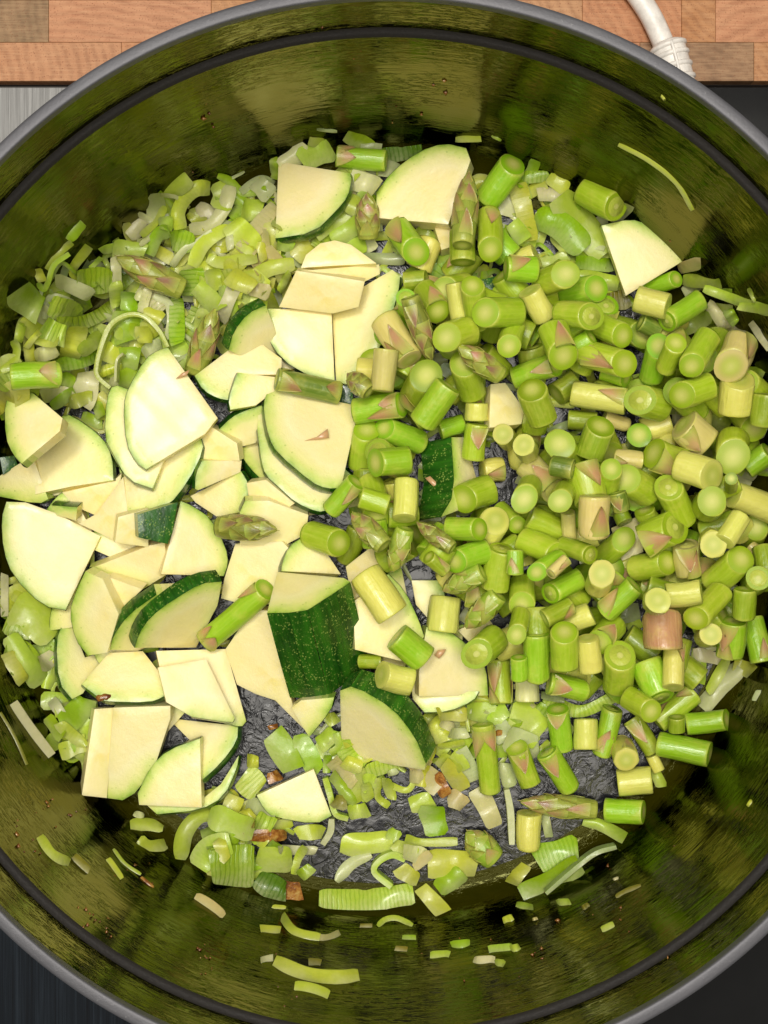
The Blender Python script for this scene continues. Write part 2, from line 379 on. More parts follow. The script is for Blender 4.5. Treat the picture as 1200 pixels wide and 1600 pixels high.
for s in (-1, 1):
    pts = [(s * 0.1405, -0.045, 0.094), (s * 0.158, -0.043, 0.096), (s * 0.172, -0.030, 0.098), (s * 0.177, 0, 0.099), (s * 0.172, 0.030, 0.098), (s * 0.158, 0.043, 0.096), (s * 0.1405, 0.045, 0.094)]
    v, f = tube_vf(catmull(pts, 30), 0.006)
    mesh_obj('handle', v, f, M['black'], pot)

# ---------------------------------------------------------------- worktop: butcher block, hob, cable
hob = empty('hob', (0, 0, -0.03))
tag(hob, 'black and brushed steel hob standing under the pot', 'hob')
YB = 0.1484                                 # front edge of the wooden board
def hobpart(name, x0, x1, y0, y1, z1, mat):
    v, f = box_vf(x0, x1, y0, y1, 0.0, z1 + 0.03, 0.0006); mesh_obj(name, v, f, mat, hob, smooth=False)
hobpart('steel_panel', -0.42, -0.06, 0.02, YB - 0.0012, -0.0066, M['steel'])
hobpart('steel_panel_shaded', -0.42, -0.06, -0.42, 0.0192, -0.0066, M['steel_shaded'])  # front of the steel top, its shade put into the colour
hobpart('glass_panel', -0.0592, 0.42, -0.42, YB - 0.0012, -0.0062, M['glass'])
board = empty('butcher_block', (0, 0, -0.0352))
tag(board, 'orange-brown end grain wooden worktop behind the pot with the white cable on it', 'worktop')
v, f = box_vf(-0.2375, 0.2115, YB, 0.2335, -0.004, 0.0255); mesh_obj('board_base', v, f, M['gap'], board, smooth=False)
WOODC = {'o': rgb(180, 126, 82), 'b': rgb(168, 116, 74), 'd': rgb(134, 102, 75), 'r': rgb(170, 108, 70), 'l': rgb(186, 134, 94)}
ROWS = [(130, 66, [(-260, 'o'), (-90, 'b'), (190, 'l'), (430, 'o'), (640, 'b'), (820, 'o'), (1000, 'r'), (1178, 'd'), (1400, 'o'), (1560, 'b')]),
        (66, 0, [(-300, 'b'), (-130, 'o'), (76, 'd'), (330, 'l'), (560, 'o'), (760, 'r'), (910, 'l'), (1065, 'o'), (1118, 'b'), (1330, 'l'), (1560, 'o')]),
        (0, -80, [(-280, 'o'), (-60, 'l'), (160, 'b'), (380, 'o'), (600, 'r'), (850, 'o'), (1080, 'b'), (1300, 'l'), (1560, 'o')]),
        (-80, -170, [(-200, 'b'), (60, 'o'), (300, 'l'), (520, 'd'), (760, 'o'), (980, 'b'), (1240, 'o'), (1560, 'l')]),
        (-170, -260, [(-260, 'o'), (-20, 'b'), (220, 'o'), (460, 'r'), (700, 'l'), (930, 'o'), (1150, 'b'), (1560, 'o')])]
for yb, yt, bl in ROWS:
    x = -480
    for xe, cc in bl:
        p0, p1 = at(x, yb, -0.0052), at(xe, yt, -0.0052); gpx = 0.00004
        y0 = max(p0[1], YB + 0.0002)
        cxm, cym = (p0[0] + p1[0]) / 2, (y0 + p1[1]) / 2
        v, f = box_vf(p0[0] + gpx - cxm, p1[0] - gpx - cxm, y0 + gpx - cym, p1[1] - gpx - cym, 0.004, 0.0300 + rnd.uniform(-0.00008, 0.00008), 0.00012)
        o = mesh_obj('wood_block', v, f, M['wood'], board, smooth=False, color=tuple(q * rnd.uniform(0.92, 1.06) for q in WOODC[cc][:3]) + (1,))
        o.location = (cxm, cym, 0)
        x = xe
cable = empty('power_cable', (0.09, 0.165, 0.0))
tag(cable, 'white power cable with ribbed strain relief lying on the wooden worktop', 'cable')
def cpts(L, z): return [tuple(at(x, y, z) - np.array((0.09, 0.165, 0))) for x, y in L]
v, f = tube_vf(catmull(cpts([(850, -190), (930, -90), (985, -22), (1015, 22), (1034, 62), (1040, 80)], -0.0010), 40), 0.0037, 18)
mesh_obj('cable_sheath', v, f, M['white'], cable)
rel = cpts([(1041, 66), (1046, 82), (1052, 104), (1058, 128), (1064, 150), (1072, 180)], 0.0012)
rl = catmull(rel, 26)
v, f = tube_vf(rl, [0.0042, 0.0056, 0.0060] + [0.0059] * 21 + [0.0058, 0.005], 20)
strain = mesh_obj('strain_relief', v, f, M['white'], cable)
for k in (2, 6, 10, 14, 18):
    a, b = np.array(rl[k]), np.array(rl[k + 1]); d = (b - a) / np.linalg.norm(b - a)
    v, f = tube_vf([a - d * 0.0004, a + d * 0.0001, a + d * 0.0009, a + d * 0.0014], [0.0059, 0.00655, 0.00655, 0.0059], 20)
    mesh_obj('rib', v, f, M['white'], strain)
dl = [np.array(p) + np.array((0, 0, 0.0061)) for p in rl[2:24]]
v, f = tube_vf(dl, 0.0006, 8); mesh_obj('rib', v, f, M['white'], strain)

# ---------------------------------------------------------------- how the food rests: a height map of the pot and of what lies in it
HN, HC = 330, 0.001
def pot_z(r):
    P = np.array(PROF + [(0.1405, 0.13)])
    return np.interp(r, P[:, 0], P[:, 1])
gx = (np.arange(HN) - HN / 2 + 0.5) * HC
GX, GY = np.meshgrid(gx, gx)
H = pot_z(np.hypot(GX - CX, GY - CY))
H0 = H.copy()
def hidx(x, y):
    i = np.clip((np.asarray(x) / HC + HN / 2).astype(int), 0, HN - 1); j = np.clip((np.asarray(y) / HC + HN / 2).astype(int), 0, HN - 1)
    return j, i
def hs(x, y): return H[hidx(x, y)]
def hput(x, y, z): np.maximum.at(H, hidx(x, y), z)
ZS = np.arange(0.108, -0.0005, -0.0005)
def hit(px, py, field=None):
    """height at which the sight line of each photo pixel meets the pot or what lies in it"""
    px = np.asarray(px, float); py = np.asarray(py, float); out = np.zeros(px.shape); done = np.zeros(px.shape, bool)
    f = H if field is None else field
    for z in ZS:
        d = (ZC - z) / F
        ok = ~done & (f[hidx((px - 600) * d, (800 - py) * d)] >= z)
        out[ok] = z; done |= ok
    return out
PIECES = []
def note(o, px, py, kind, desc, lm=None, label=None, group=None):
    PIECES.append(dict(o=o, p=(px, py), kind=kind, desc=desc, lm=lm, label=label, group=group))

# ---------------------------------------------------------------- asparagus
ACOL = {'b': (152, 200, 22), 'g': (170, 196, 34), 'o': (146, 170, 22), 'y': (230, 224, 116), 'p': (228, 208, 136), 'm': (196, 138, 112), 'd': (96, 122, 32), 'w': (236, 230, 176)}
ANAME = {'b': 'bright green', 'g': 'green', 'o': 'olive green', 'y': 'pale yellow', 'p': 'pinkish pale', 'm': 'mauve pink', 'd': 'dark green', 'w': 'whitish'}
def jit(c, a=0.07):
    k = rnd.uniform(1 - a, 1 + a)
    return tuple(max(0.0, lin(x) * 0.95 * k * rnd.uniform(1 - a * 0.6, 1 + a * 0.6)) for x in c) + (1.0,)
BCOL = [(204, 150, 112), (194, 138, 104), (206, 168, 116), (160, 112, 78), (168, 150, 70)]
def frame_from(axis):
    z = Vector(axis).normalized(); up = Vector((0, 0, 1))
    x = up - z * up.dot(z)
    x = Vector((1, 0, 0)) if x.length < 1e-3 else x.normalized()
    y = z.cross(x)
    return Matrix((x, y, z)).transposed().to_4x4()       # local +x looks up, local z along the spear

def bract_mesh(L, r, seed, w=0.62, lift=0.16, rfun=None, z0=0.0, a0=0.0, tipk=1.0):
    """a pointed scale leaf lying on a spear of radius r; angle a0 measured from local x"""
    q = random.Random(seed); nt, ns = 7, 5; skw = q.uniform(-0.25, 0.25); asy = q.uniform(-0.25, 0.25)
    top = []; uv = []; inner = []
    for i in range(nt):
        t = i / (nt - 1); half = w * (1 - t ** 1.25) ** 0.95 + 0.012
        zz = z0 + t * L
        R = (rfun(zz) if rfun else r)
        for k in range(ns):
            s = -1 + 2 * k / (ns - 1)
            a = a0 + s * half * (1 + asy * s) + skw * t * t
            off = r * (0.028 + lift * t * t * tipk + 0.012 * (1 - s * s))
            for lst, oo in ((top, off), (inner, off - r * 0.09 * (1 - 0.6 * t))):
                lst.append(((R + oo) * math.cos(a), (R + oo) * math.sin(a), zz))
            uv.append((k / (ns - 1), t))
    n = nt * ns; f = []
    for i in range(nt - 1):
        for k in range(ns - 1):
            a = i * ns + k
            f.append((a, a + 1, a + ns + 1, a + ns)); f.append((n + a + ns, n + a + ns + 1, n + a + 1, n + a))
    edge = [i * ns for i in range(nt)] + [(nt - 1) * ns + k for k in range(1, ns)] + [i * ns + ns - 1 for i in range(nt - 2, -1, -1)]
    for a, b in zip(edge, edge[1:]): f.append((b, a, n + a, n + b))
    return top + inner, f, uv + uv
CUTS = {}
def cut_mesh(k):
    if k in CUTS: return CUTS[k]
    q = random.Random(50 + k); v = [(0, 0, 0.03)]; uv = [(0, 0)]; f = []; n = 20; rings = [0.3, 0.55, 0.75, 0.9, 1.0]
    dome = q.uniform(-0.04, 0.07)
    ph = q.uniform(0, 6)
    for r in rings:
        for i in range(n):
            a = 2 * math.pi * i / n
            R = r * (1 + 0.03 * math.cos(2 * a + ph))
            v.append((R * math.cos(a), R * math.sin(a), 0.015 + dome * (1 - r * r) - 0.012 * max(0, r - 0.8) / 0.2)); uv.append((r, 0))
    for i in range(n): f.append((0, 1 + i, 1 + (i + 1) % n))
    for j in range(len(rings) - 1):
        for i in range(n):
            a = 1 + j * n + i; b = 1 + j * n + (i + 1) % n
            f.append((a, a + n, b + n, b))
    o = mesh_obj('cut_end', v, f, M['cut'], None, uv); me = o.data
    bpy.data.objects.remove(o); CUTS[k] = me
    return me
def stem_vf(L, r, seed, ridged=False, s0=0.0, s1=0.0):
    q = random.Random(seed); n = 22
    e1_ = min(0.10, 0.12 * r / L * 1.0); e2_ = 3.2 * e1_
    zs = [0, e1_ * 0.5, e1_ * 1.4, e2_, 0.35, 0.5, 0.65, 1 - e2_, 1 - e1_ * 1.4, 1 - e1_ * 0.5, 1]
    p2, p3, p9 = q.uniform(0, 6), q.uniform(0, 6), q.uniform(0, 6); e2, e3 = q.uniform(0.02, 0.06), q.uniform(0.005, 0.03)
    bend = q.uniform(-0.10, 0.10) * r; bd = q.uniform(0, 6); tap = q.uniform(-0.07, 0.07); v = []; uv = []; f = []
    rg = 0.035 if ridged else 0.008
    for t in zs:
        em = min(t, 1 - t); edge = 0.945 if em < 1e-6 else (0.98 if em < e1_ else (0.995 if em < e1_ * 2 else 1.0))
        for i in range(n):
            a = 2 * math.pi * i / n
            R = r * edge * (1 + tap * (t - 0.5) + e2 * math.cos(2 * a + p2) + e3 * math.cos(3 * a + p3 + 2 * t) + rg * math.cos(7 * a + p9) + 0.012 * math.sin(9 * t + p2 + a))
            b = bend * 4 * t * (1 - t)
            z = (t - 0.5) * L + R * math.cos(a) * (s0 * (1 - t) ** 2 - s1 * t * t)
            v.append((R * math.cos(a) + b * math.cos(bd), R * math.sin(a) + b * math.sin(bd), z)); uv.append((i / n, t))
    for j in range(len(zs) - 1):
        for i in range(n):
            a = j * n + i; b = j * n + (i + 1) % n
            f.append((a, b, b + n, a + n))
    m = len(zs)
    f.append(tuple(reversed(range(n)))); f.append(tuple((m - 1) * n + i for i in range(n)))
    return v, f, uv
def rest_cyl(cx, cy, ax, r, L, tilt):
    """height of the middle of a rod lying at (cx, cy) along ax with a given or a free tilt"""
    for _ in range(2):
        ct = math.cos(tilt) if tilt is not None else 1.0
        s = np.linspace(-L / 2, L / 2, 9); l = np.linspace(-0.75 * r, 0.75 * r, 5)
        S, Lt = np.meshgrid(s, l)
        X = cx + S * ct * ax[0] - Lt * ax[1]; Y = cy + S * ct * ax[1] + Lt * ax[0]
        hh = hs(X, Y)
        if tilt is None:
            top = np.percentile(hh, 75, axis=0)
            k = np.polyfit(s, top, 1)[0]
            tilt = math.atan(max(-0.30, min(0.30, k)))
            continue
        low = S * math.sin(tilt) - np.sqrt(np.maximum(r * r - Lt * Lt, 0)) / max(ct, 0.4)
        if tilt > 0.6: low = np.maximum(low, -L / 2 * math.sin(tilt) - r * ct)
        return float(np.percentile(hh - low, 88)), tilt
    return rest_cyl(cx, cy, ax, r, L, tilt)
def put_cyl(cx, cy, zc, ax, r, L, tilt):
    ct, st = math.cos(tilt), math.sin(tilt)
    s = np.arange(-L / 2, L / 2, 0.0006); l = np.arange(-r, r, 0.0006); S, Lt = np.meshgrid(s, l)
    up = np.sqrt(np.maximum(r * r - Lt * Lt, 0))
    X = cx + S * ct * ax[0] - Lt * ax[1] - up * st * ax[0]; Y = cy + S * ct * ax[1] + Lt * ax[0] - up * st * ax[1]
    hput(X, Y, zc + S * st + up * ct)
NA = [0]
def asparagus(c, nx, ny, fx, fy, w, tilt, style, lm=None, label=None, filler=False):
    NA[0] += 1; seed = NA[0] * 13 + 5
    q = random.Random(seed)
    n_, f_ = gp(c, nx, ny), gp(c, fx, fy); wpx = w / CROPS[c][2]
    z = 0.02
    for _ in range(3):
        A, B = at(*n_, z), at(*f_, z); r = pxsize(wpx, z) / 2
        d = (A - B)[:2]; pl = float(np.hypot(*d)); ax = d / max(pl, 1e-5)
        if pl < 1e-4: ax = np.array((0.6, -0.8))
        tl = math.radians(min(80, tilt * 1.12 + 3)) if tilt else None
        if tl:
            L = min(0.0148, max(pl / math.cos(tl), 0.0115 if tilt < 60 else 0.0135))
            mid = A[:2] - ax * L * math.cos(tl) / 2
        else:
            L = pl; mid = (A + B)[:2] / 2
        zc, tt = rest_cyl(mid[0], mid[1], ax, r, L, tl)
        z = zc
        if not tl: L = pl / math.cos(tt)
    A, B = at(*n_, z), at(*f_, z)
    mid = (A[:2] - ax * L * math.cos(tl) / 2) if tl else (A + B)[:2] / 2
    put_cyl(mid[0], mid[1], zc, ax, r, L, tt)
    axis = Vector((ax[0] * math.cos(tt), ax[1] * math.cos(tt), math.sin(tt)))
    mw = Matrix.Translation((mid[0], mid[1], zc)) @ frame_from(axis)
    colk = style[0]; color = jit(ACOL[colk])
    nb = style.count('k'); nb = nb if (nb > 1 or label or random.Random(seed + 99).random() < 0.66) else 0; ridged = 'r' in style
    f1 = math.radians(q.uniform(14, 30)) if tilt and tilt < 60 else math.radians(q.uniform(-12, 14)); f0 = math.radians(q.uniform(-18, 18))
    v, f, uv = stem_vf(L, r, seed, ridged, math.tan(f0), math.tan(f1))
    o = mesh_obj('asparagus_piece', v, f, M['stem'], None, uv, color=color)
    o.matrix_world = mw
    for s in (1, -1):
        e = link('cut_end', cut_mesh(q.randrange(6)), o, color)
        ph = f1 if s > 0 else f0
        D = Matrix.Diagonal((r * 0.955 / math.cos(ph), r * 0.955, r, 1))
        e.matrix_local = (Matrix.Translation((0, 0, L / 2)) @ Matrix.Rotation(ph, 4, 'Y') if s > 0 else Matrix.Translation((0, 0, -L / 2)) @ Matrix.Rotation(-ph, 4, 'Y') @ Matrix.Rotation(math.pi, 4, 'X')) @ D
    for k in range(nb):
        bl = min(L * 0.85, r * q.uniform(1.2, 2.6)); sgn = q.choice((1, -1))
        v, f, uv = bract_mesh(bl, r * 1.03, seed + k, w=q.uniform(0.6, 1.05), lift=q.choice((0.03, 0.06, 0.16)), a0=q.uniform(-0.75, 0.75) + (k - (nb - 1) / 2) * 1.1, z0=0)
        b = mesh_obj('scale_leaf', v, f, M['bract'], o, uv, color=jit(q.choice(BCOL[:3]) if colk != 'd' else BCOL[3]))
        b.matrix_local = Matrix.Translation((0, 0, -L * 0.46 if sgn > 0 else L * 0.46)) @ (Matrix.Identity(4) if sgn > 0 else Matrix.Rotation(math.pi, 4, 'X'))
    what = {0: '', 1: 'with a pink scale'}.get(nb, 'with pink scales')
    shape = 'short ' if L < 2.1 * r else ('long ' if L > 3.4 * r else '')
    up = 'cut end up ' if tilt >= 55 else ('slanting ' if tilt >= 20 else '')
    ctr = ((n_[0] + f_[0]) / 2, (n_[1] + f_[1]) / 2)
    note(o, *ctr, 'asparagus', f"{shape}{ANAME[colk]} asparagus piece" + (f" {what}" if what else (" with cut end showing" if tilt >= 20 else " lying flat")), lm, label, 'cut asparagus pieces in the pot')
    return o
def spear(c, tx, ty, bx, by, w, style='p', lm=None, label=None):
    """an asparagus tip: base with overlapping scales that closes in a point"""
    NA[0] += 1; seed = NA[0] * 13 + 5; q = random.Random(seed)
    t_, b_ = gp(c, tx, ty), gp(c, bx, by); wpx = w / CROPS[c][2]; z = 0.02
    for _ in range(3):
        T, B = at(*t_, z), at(*b_, z); r = pxsize(wpx, z) / 2 * 1.04
        d = (T - B)[:2]; pl = float(np.hypot(*d)); ax = d / pl; mid = (T + B)[:2] / 2
        zc, tt = rest_cyl(mid[0], mid[1], ax, r * 0.9, pl, None); z = zc; L = pl / math.cos(tt)
    put_cyl(mid[0], mid[1], zc, ax, r * 0.85, L, tt)
    axis = Vector((ax[0] * math.cos(tt), ax[1] * math.cos(tt), math.sin(tt)))
    def rf(zz):
        t = max(0.0, min(1.0, zz / L + 0.5))
        return r * (0.80 + 0.16 * math.sin(math.pi * min(1, t * 1.5)) if t < 0.5 else 0.08 + 0.85 * math.cos((t - 0.5) / 0.5 * math.pi / 2) ** 0.8)
    n = 16; v = []; f = []; uv = []; zs = [0, 0.03, 0.15, 0.3, 0.45, 0.6, 0.72, 0.84, 0.93, 1.0]
    for t in zs:
        R = rf((t - 0.5) * L) * (0.93 if t == 0 else 1)
        for i in range(n):
            a = 2 * math.pi * i / n
            v.append((R * math.cos(a), R * math.sin(a), (t - 0.5) * L)); uv.append((i / n, t))
    for j in range(len(zs) - 1):
        for i in range(n):
            a = j * n + i; b = j * n + (i + 1) % n; f.append((a, b, b + n, a + n))
    f.append(tuple(reversed(range(n)))); f.append(tuple((len(zs) - 1) * n + i for i in range(n)))
    body = {'p': (150, 160, 60), 'g': (150, 180, 50), 'd': (116, 124, 40)}[style]
    o = mesh_obj('asparagus_tip', v, f, M['stem'], None, uv, color=jit(body))
    o.matrix_world = Matrix.Translation((mid[0], mid[1], zc)) @ frame_from(axis)
    e = link('cut_end', cut_mesh(q.randrange(6)), o, jit(body))
    e.matrix_local = Matrix.Translation((0, 0, -L / 2)) @ Matrix.Rotation(math.pi, 4, 'X') @ Matrix.Diagonal((r * 0.76, r * 0.76, r, 1))
    pal = {'p': [(182, 122, 104), (140, 92, 80), (168, 130, 90), (164, 164, 72)], 'g': [(168, 178, 70), (178, 150, 96), (150, 168, 56), (176, 172, 84)], 'd': [(124, 80, 66), (110, 100, 48), (146, 96, 80)]}[style]
    nb = 15
    for k in range(nb):
        t = 0.10 + 0.72 * (k / (nb - 1)) ** 0.9
        bl = L * (0.34 - 0.14 * t); z0 = (t - 0.5) * L
        v, f, uv = bract_mesh(bl, r * 0.9, seed + k, w=0.62 + 0.55 * t, lift=0.13 if t < 0.5 else 0.05, rfun=rf, z0=z0, a0=k * 2.4 + q.uniform(-0.25, 0.25))
        mesh_obj('scale_leaf', v, f, M['bract'], o, uv, color=jit(q.choice(pal), 0.12))
    ctr = ((t_[0] + b_[0]) / 2, (t_[1] + b_[1]) / 2)
    note(o, *ctr, 'tip', {'p': 'purple tinged asparagus tip', 'g': 'green scaly asparagus tip', 'd': 'dark brownish asparagus tip'}[style], lm, label, 'asparagus tips in the pot')
    return o

# ---------------------------------------------------------------- zucchini
def chaikin(P, a, b, rounds=1):
    """soften the run P[a..b] of a closed outline; gives the new outline and the new run"""
    run = P[a:b + 1] if a <= b else P[a:] + P[:b + 1]
    rest = P[b + 1:] + P[:a] if a <= b else P[b + 1:a]
    for _ in range(rounds):
        new = [run[0]]
        for p, s in zip(run, run[1:]):
            new += [(p[0] * 0.75 + s[0] * 0.25, p[1] * 0.75 + s[1] * 0.25), (p[0] * 0.25 + s[0] * 0.75, p[1] * 0.25 + s[1] * 0.75)]
        run = new + [run[-1]]
    return run + rest, len(run)
def seg_dist(p, a, b):
    d = b - a; t = np.clip(((p - a) @ d) / max(d @ d, 1e-12), 0, 1)
    return np.linalg.norm(p - (a + t[:, None] * d), axis=1)
NZ = [0]
def zucchini(pts, skin, off=None, t=0.0055, lm=None, label=None, desc=None, tint=1.0, top_skin=False, burnt=None):
    """pts: outline of the upper face in photo pixels; skin: (first, last) outline points along the peel; off: where the lower face shows"""
    NZ[0] += 1; q = random.Random(NZ[0] * 7 + 1)
    P = [tuple(map(float, p)) for p in pts]
    nrun = 0
    if skin is not None:
        P, nrun = chaikin(P, skin[0], skin[1], 0 if t > 0.02 else 1)
    PX = np.array(P); cpx = PX.mean(0)
    nrm = None; z0 = 0.02; nx = ny = 0.0; nz = 1.0
    for it in range(3):
        if off is not None:
            k = (ZC - z0) / F; ox, oy = off[0] * k, -off[1] * k; m = math.hypot(ox, oy)
            s = min(1.0, 0.93 * t / max(m, 1e-9)); nx, ny = -ox * s / t, -oy * s / t
            nz = math.sqrt(max(0.05, 1 - nx * nx - ny * ny))
        c3 = at(*cpx, z0)
        W = np.zeros((len(PX), 3))
        for i, (x, y) in enumerate(PX):
            zz = z0
            for _ in range(4):
                w = at(x, y, zz); zz = z0 - (nx * (w[0] - c3[0]) + ny * (w[1] - c3[1])) / nz
            W[i] = at(x, y, zz)
        lo, hi = W[:, :2].min(0), W[:, :2].max(0)
        a, b = np.meshgrid(np.arange(lo[0], hi[0], 0.0008), np.arange(lo[1], hi[1], 0.0008)); a = a.ravel(); b = b.ravel()
        ins = np.zeros(len(a), bool); j = len(W) - 1
        for i in range(len(W)):
            xi, yi, xj, yj = W[i, 0], W[i, 1], W[j, 0], W[j, 1]
            if abs(yj - yi) > 1e-9: ins ^= ((yi > b) != (yj > b)) & (a < (xj - xi) * (b - yi) / (yj - yi) + xi)
            j = i
        a, b = a[ins], b[ins]
        if len(a) < 4: a, b = W[:, 0], W[:, 1]
        if off is None:
            hh = hs(a, b); A = np.c_[np.ones_like(a), a - c3[0], b - c3[1]]
            keep = hh >= np.percentile(hh, 30)
            sol = np.linalg.lstsq(A[keep], hh[keep], rcond=None)[0]; g = sol[1:]; gm = np.hypot(*g)
            if gm > 0.38: g = g * 0.38 / gm
            nz = 1 / math.sqrt(1 + g @ g); nx, ny = -g[0] * nz, -g[1] * nz
        zf = z0 - (nx * (a - c3[0]) + ny * (b - c3[1])) / nz
        hh = hs(a - t * nx, b - t * ny)
        z0 += float(np.percentile(hh - (zf - t * nz), 84))
    zf = z0 - (nx * (a - c3[0]) + ny * (b - c3[1])) / nz
    c3 = at(*cpx, z0)
    W = np.zeros((len(PX), 3))
    for i, (x, y) in enumerate(PX):
        zz = z0
        for _ in range(4):
            w = at(x, y, zz); zz = z0 - (nx * (w[0] - c3[0]) + ny * (w[1] - c3[1])) / nz
        W[i] = at(x, y, zz)
    for k in np.linspace(0, 1, 8 if off is not None else 2):
        hput(a - k * t * nx, b - k * t * ny, zf - k * t * nz)
    n = Vector((nx, ny, nz)).normalized(); e1 = Vector((1, 0, 0)); e1 = (e1 - n * e1.dot(n)).normalized(); e2 = n.cross(e1)
    R = Matrix((e1, e2, n)).transposed()
    cen = Vector(W.mean(0))
    loc = np.array([list(R.transposed() @ (Vector(w) - cen)) for w in W]); out = loc[:, :2]
    if np.sum(out[:, 0] * np.roll(out[:, 1], -1) - out[:, 1] * np.roll(out[:, 0], -1)) < 0:
        out = out[::-1]; flags_rev = True
    else: flags_rev = False
    # dense outline, each point knows whether the edge that follows is peel
    m = len(out); isk = [False] * m
    for i in range(nrun - 1): isk[i] = True
    if flags_rev: isk = [isk[(m - 2 - i) % m] for i in range(m)]
    D = []; S = []
    for i in range(m):
        p0, p1 = out[i], out[(i + 1) % m]; k = max(1, int(np.linalg.norm(p1 - p0) / 0.0022))
        for j in range(k): D.append(p0 + (p1 - p0) * j / k); S.append(isk[i])
    D = np.array(D); nb = len(D)
    lo, hi = D.min(0), D.max(0); h = 0.0019
    pts2 = []
    for jj, yy in enumerate(np.arange(lo[1], hi[1], h * 0.87)):
        for xx in np.arange(lo[0] + (jj % 2) * h / 2, hi[0], h): pts2.append((xx + q.uniform(-.0002, .0002), yy + q.uniform(-.0002, .0002)))
    pts2 = np.array(pts2).reshape(-1, 2)
    dmin = np.full(len(pts2), 9.0)
    for i in range(nb): dmin = np.minimum(dmin, seg_dist(pts2, D[i], D[(i + 1) % nb]))
    pts2 = pts2[dmin > 0.0007]
    allp = np.vstack([D, pts2]); cdt = delaunay_2d_cdt([Vector(p) for p in allp], [], [list(range(nb))], 1, 1e-7)
    vv = np.array([list(p) for p in cdt[0]]); tri = [tuple(t_) for t_ in cdt[2]]
    orig = cdt[3]; back = {}
    for i, o_ in enumerate(orig):
        for k in o_:
            if k < nb: back[k] = i
    dsk = np.full(len(vv), 0.02)
    for i in range(nb):
        if S[i]: dsk = np.minimum(dsk, seg_dist(vv, D[i], D[(i + 1) % nb]))
    # the seed core sits at the corner farthest from the peel
    far = out[np.argmax([min([np.linalg.norm(o_ - D[i]) for i in range(nb) if S[i]] or [0]) for o_ in out])] if nrun else out.mean(0)
    core = np.linalg.norm(vv - far, axis=1)
    uvt = vv if top_skin else np.c_[dsk * 100, core * 100]
    ph = [q.uniform(0, 6) for _ in range(4)]; bnd = set(back.values())
    def wob(x, y): return 0.00011 * math.sin(x * 330 + ph[0]) * math.cos(y * 290 + ph[1]) + 0.00003 * math.sin((x + y) * 700 + ph[2])
    top = [(x, y, wob(x, y) - (0.00025 if i in bnd else 0)) for i, (x, y) in enumerate(vv)]
    bot = [(x, y, -t + 0.0002 * math.sin(x * 400 + ph[3])) for x, y in vv]
    V = list(top) + list(bot); UV = np.vstack([uvt, uvt]); nv = len(vv)
    Fc = list(tri) + [tuple(reversed([i + nv for i in t_])) for t_ in tri]
    UV = [tuple(u) for u in UV]
    skv, skf, sku = [], [], []; s = 0.0
    for i in range(nb):
        p0, p1 = D[i], D[(i + 1) % nb]; e = float(np.linalg.norm(p1 - p0)); nn = np.array((p1[1] - p0[1], p0[0] - p1[0])) / max(e, 1e-9)
        i0, i1 = back.get(i), back.get((i + 1) % nb)
        if i0 is None or i1 is None: continue
        a0, a1 = top[i0], top[i1]; b0, b1 = bot[i0], bot[i1]
        tgt_v, tgt_f, tgt_u = (skv, skf, sku) if S[i] else (V, Fc, UV)
        rows = 4; base_i = len(tgt_v); bulge = 0.00035 if S[i] else 0.0
        for k in range(rows + 1):
            u = k / rows; bo = bulge * math.sin(math.pi * min(1, max(0, u))) + (0.0001 if S[i] else 0)
            for (aa, bb, ss) in ((a0, b0, s), (a1, b1, s + e)):
                tgt_v.append((aa[0] + (bb[0] - aa[0]) * u + nn[0] * bo, aa[1] + (bb[1] - aa[1]) * u + nn[1] * bo, aa[2] + (bb[2] - aa[2]) * u))
                tgt_u.append((ss, u * t) if S[i] else (uvt[i0][0], uvt[i0][1]))
        for k in range(rows):
            p = base_i + 2 * k
            tgt_f.append((p, p + 2, p + 3, p + 1))
        s += e
    name = 'zucchini_chunk' if t > 0.012 else 'zucchini_slice'
    tc = tint * q.uniform(0.94, 1.03)
    o = mesh_obj(name, V, Fc, M['skin'] if top_skin else M['flesh'], None, UV, color=(tc * q.uniform(.98, 1.02), tc, tc * q.uniform(.92, 1.04), 1))
    o.matrix_world = Matrix.Translation(cen) @ R.to_4x4()
    for p in o.data.polygons:
        if len(p.vertices) == 4: p.use_smooth = False
    if skf:
        sko = mesh_obj('skin', skv, skf, M['skin'], o, sku)
    if burnt:
        zz = z0
        for _ in range(5):
            wq = at(burnt[0], burnt[1], zz); zz = z0 - (nx * (wq[0] - c3[0]) + ny * (wq[1] - c3[1])) / nz
        bx = R.transposed() @ (Vector(wq) - cen)
        v = []; f = []; nn_ = 14
        for ring, rr, zz in ((0, 0.0, 0.0005), (1, 0.0012, 0.0005), (2, 0.0019, 0.0001), (3, 0.0022, -0.0004)):
            for i in range(nn_):
                a_ = 2 * math.pi * i / nn_; r_ = rr * (1 + 0.3 * math.sin(2 * a_ + 1) + 0.15 * math.sin(5 * a_)); v.append((bx[0] + r_ * math.cos(a_), bx[1] + r_ * 0.7 * math.sin(a_), zz))
        for j in range(3):
            for i in range(nn_):
                f.append((j * nn_ + i, j * nn_ + (i + 1) % nn_, (j + 1) * nn_ + (i + 1) % nn_, (j + 1) * nn_ + i))
        mesh_obj('burnt_spot', v, f, M['brown'], o, color=rgb(90, 40, 12))
    note(o, cpx[0], cpx[1], 'zucchini', desc or ('cream zucchini slice' + (' showing dark green skin' if off is not None and math.hypot(*off) > 6 and skin else '')), lm, label, 'zucchini pieces in the pot')
    return o

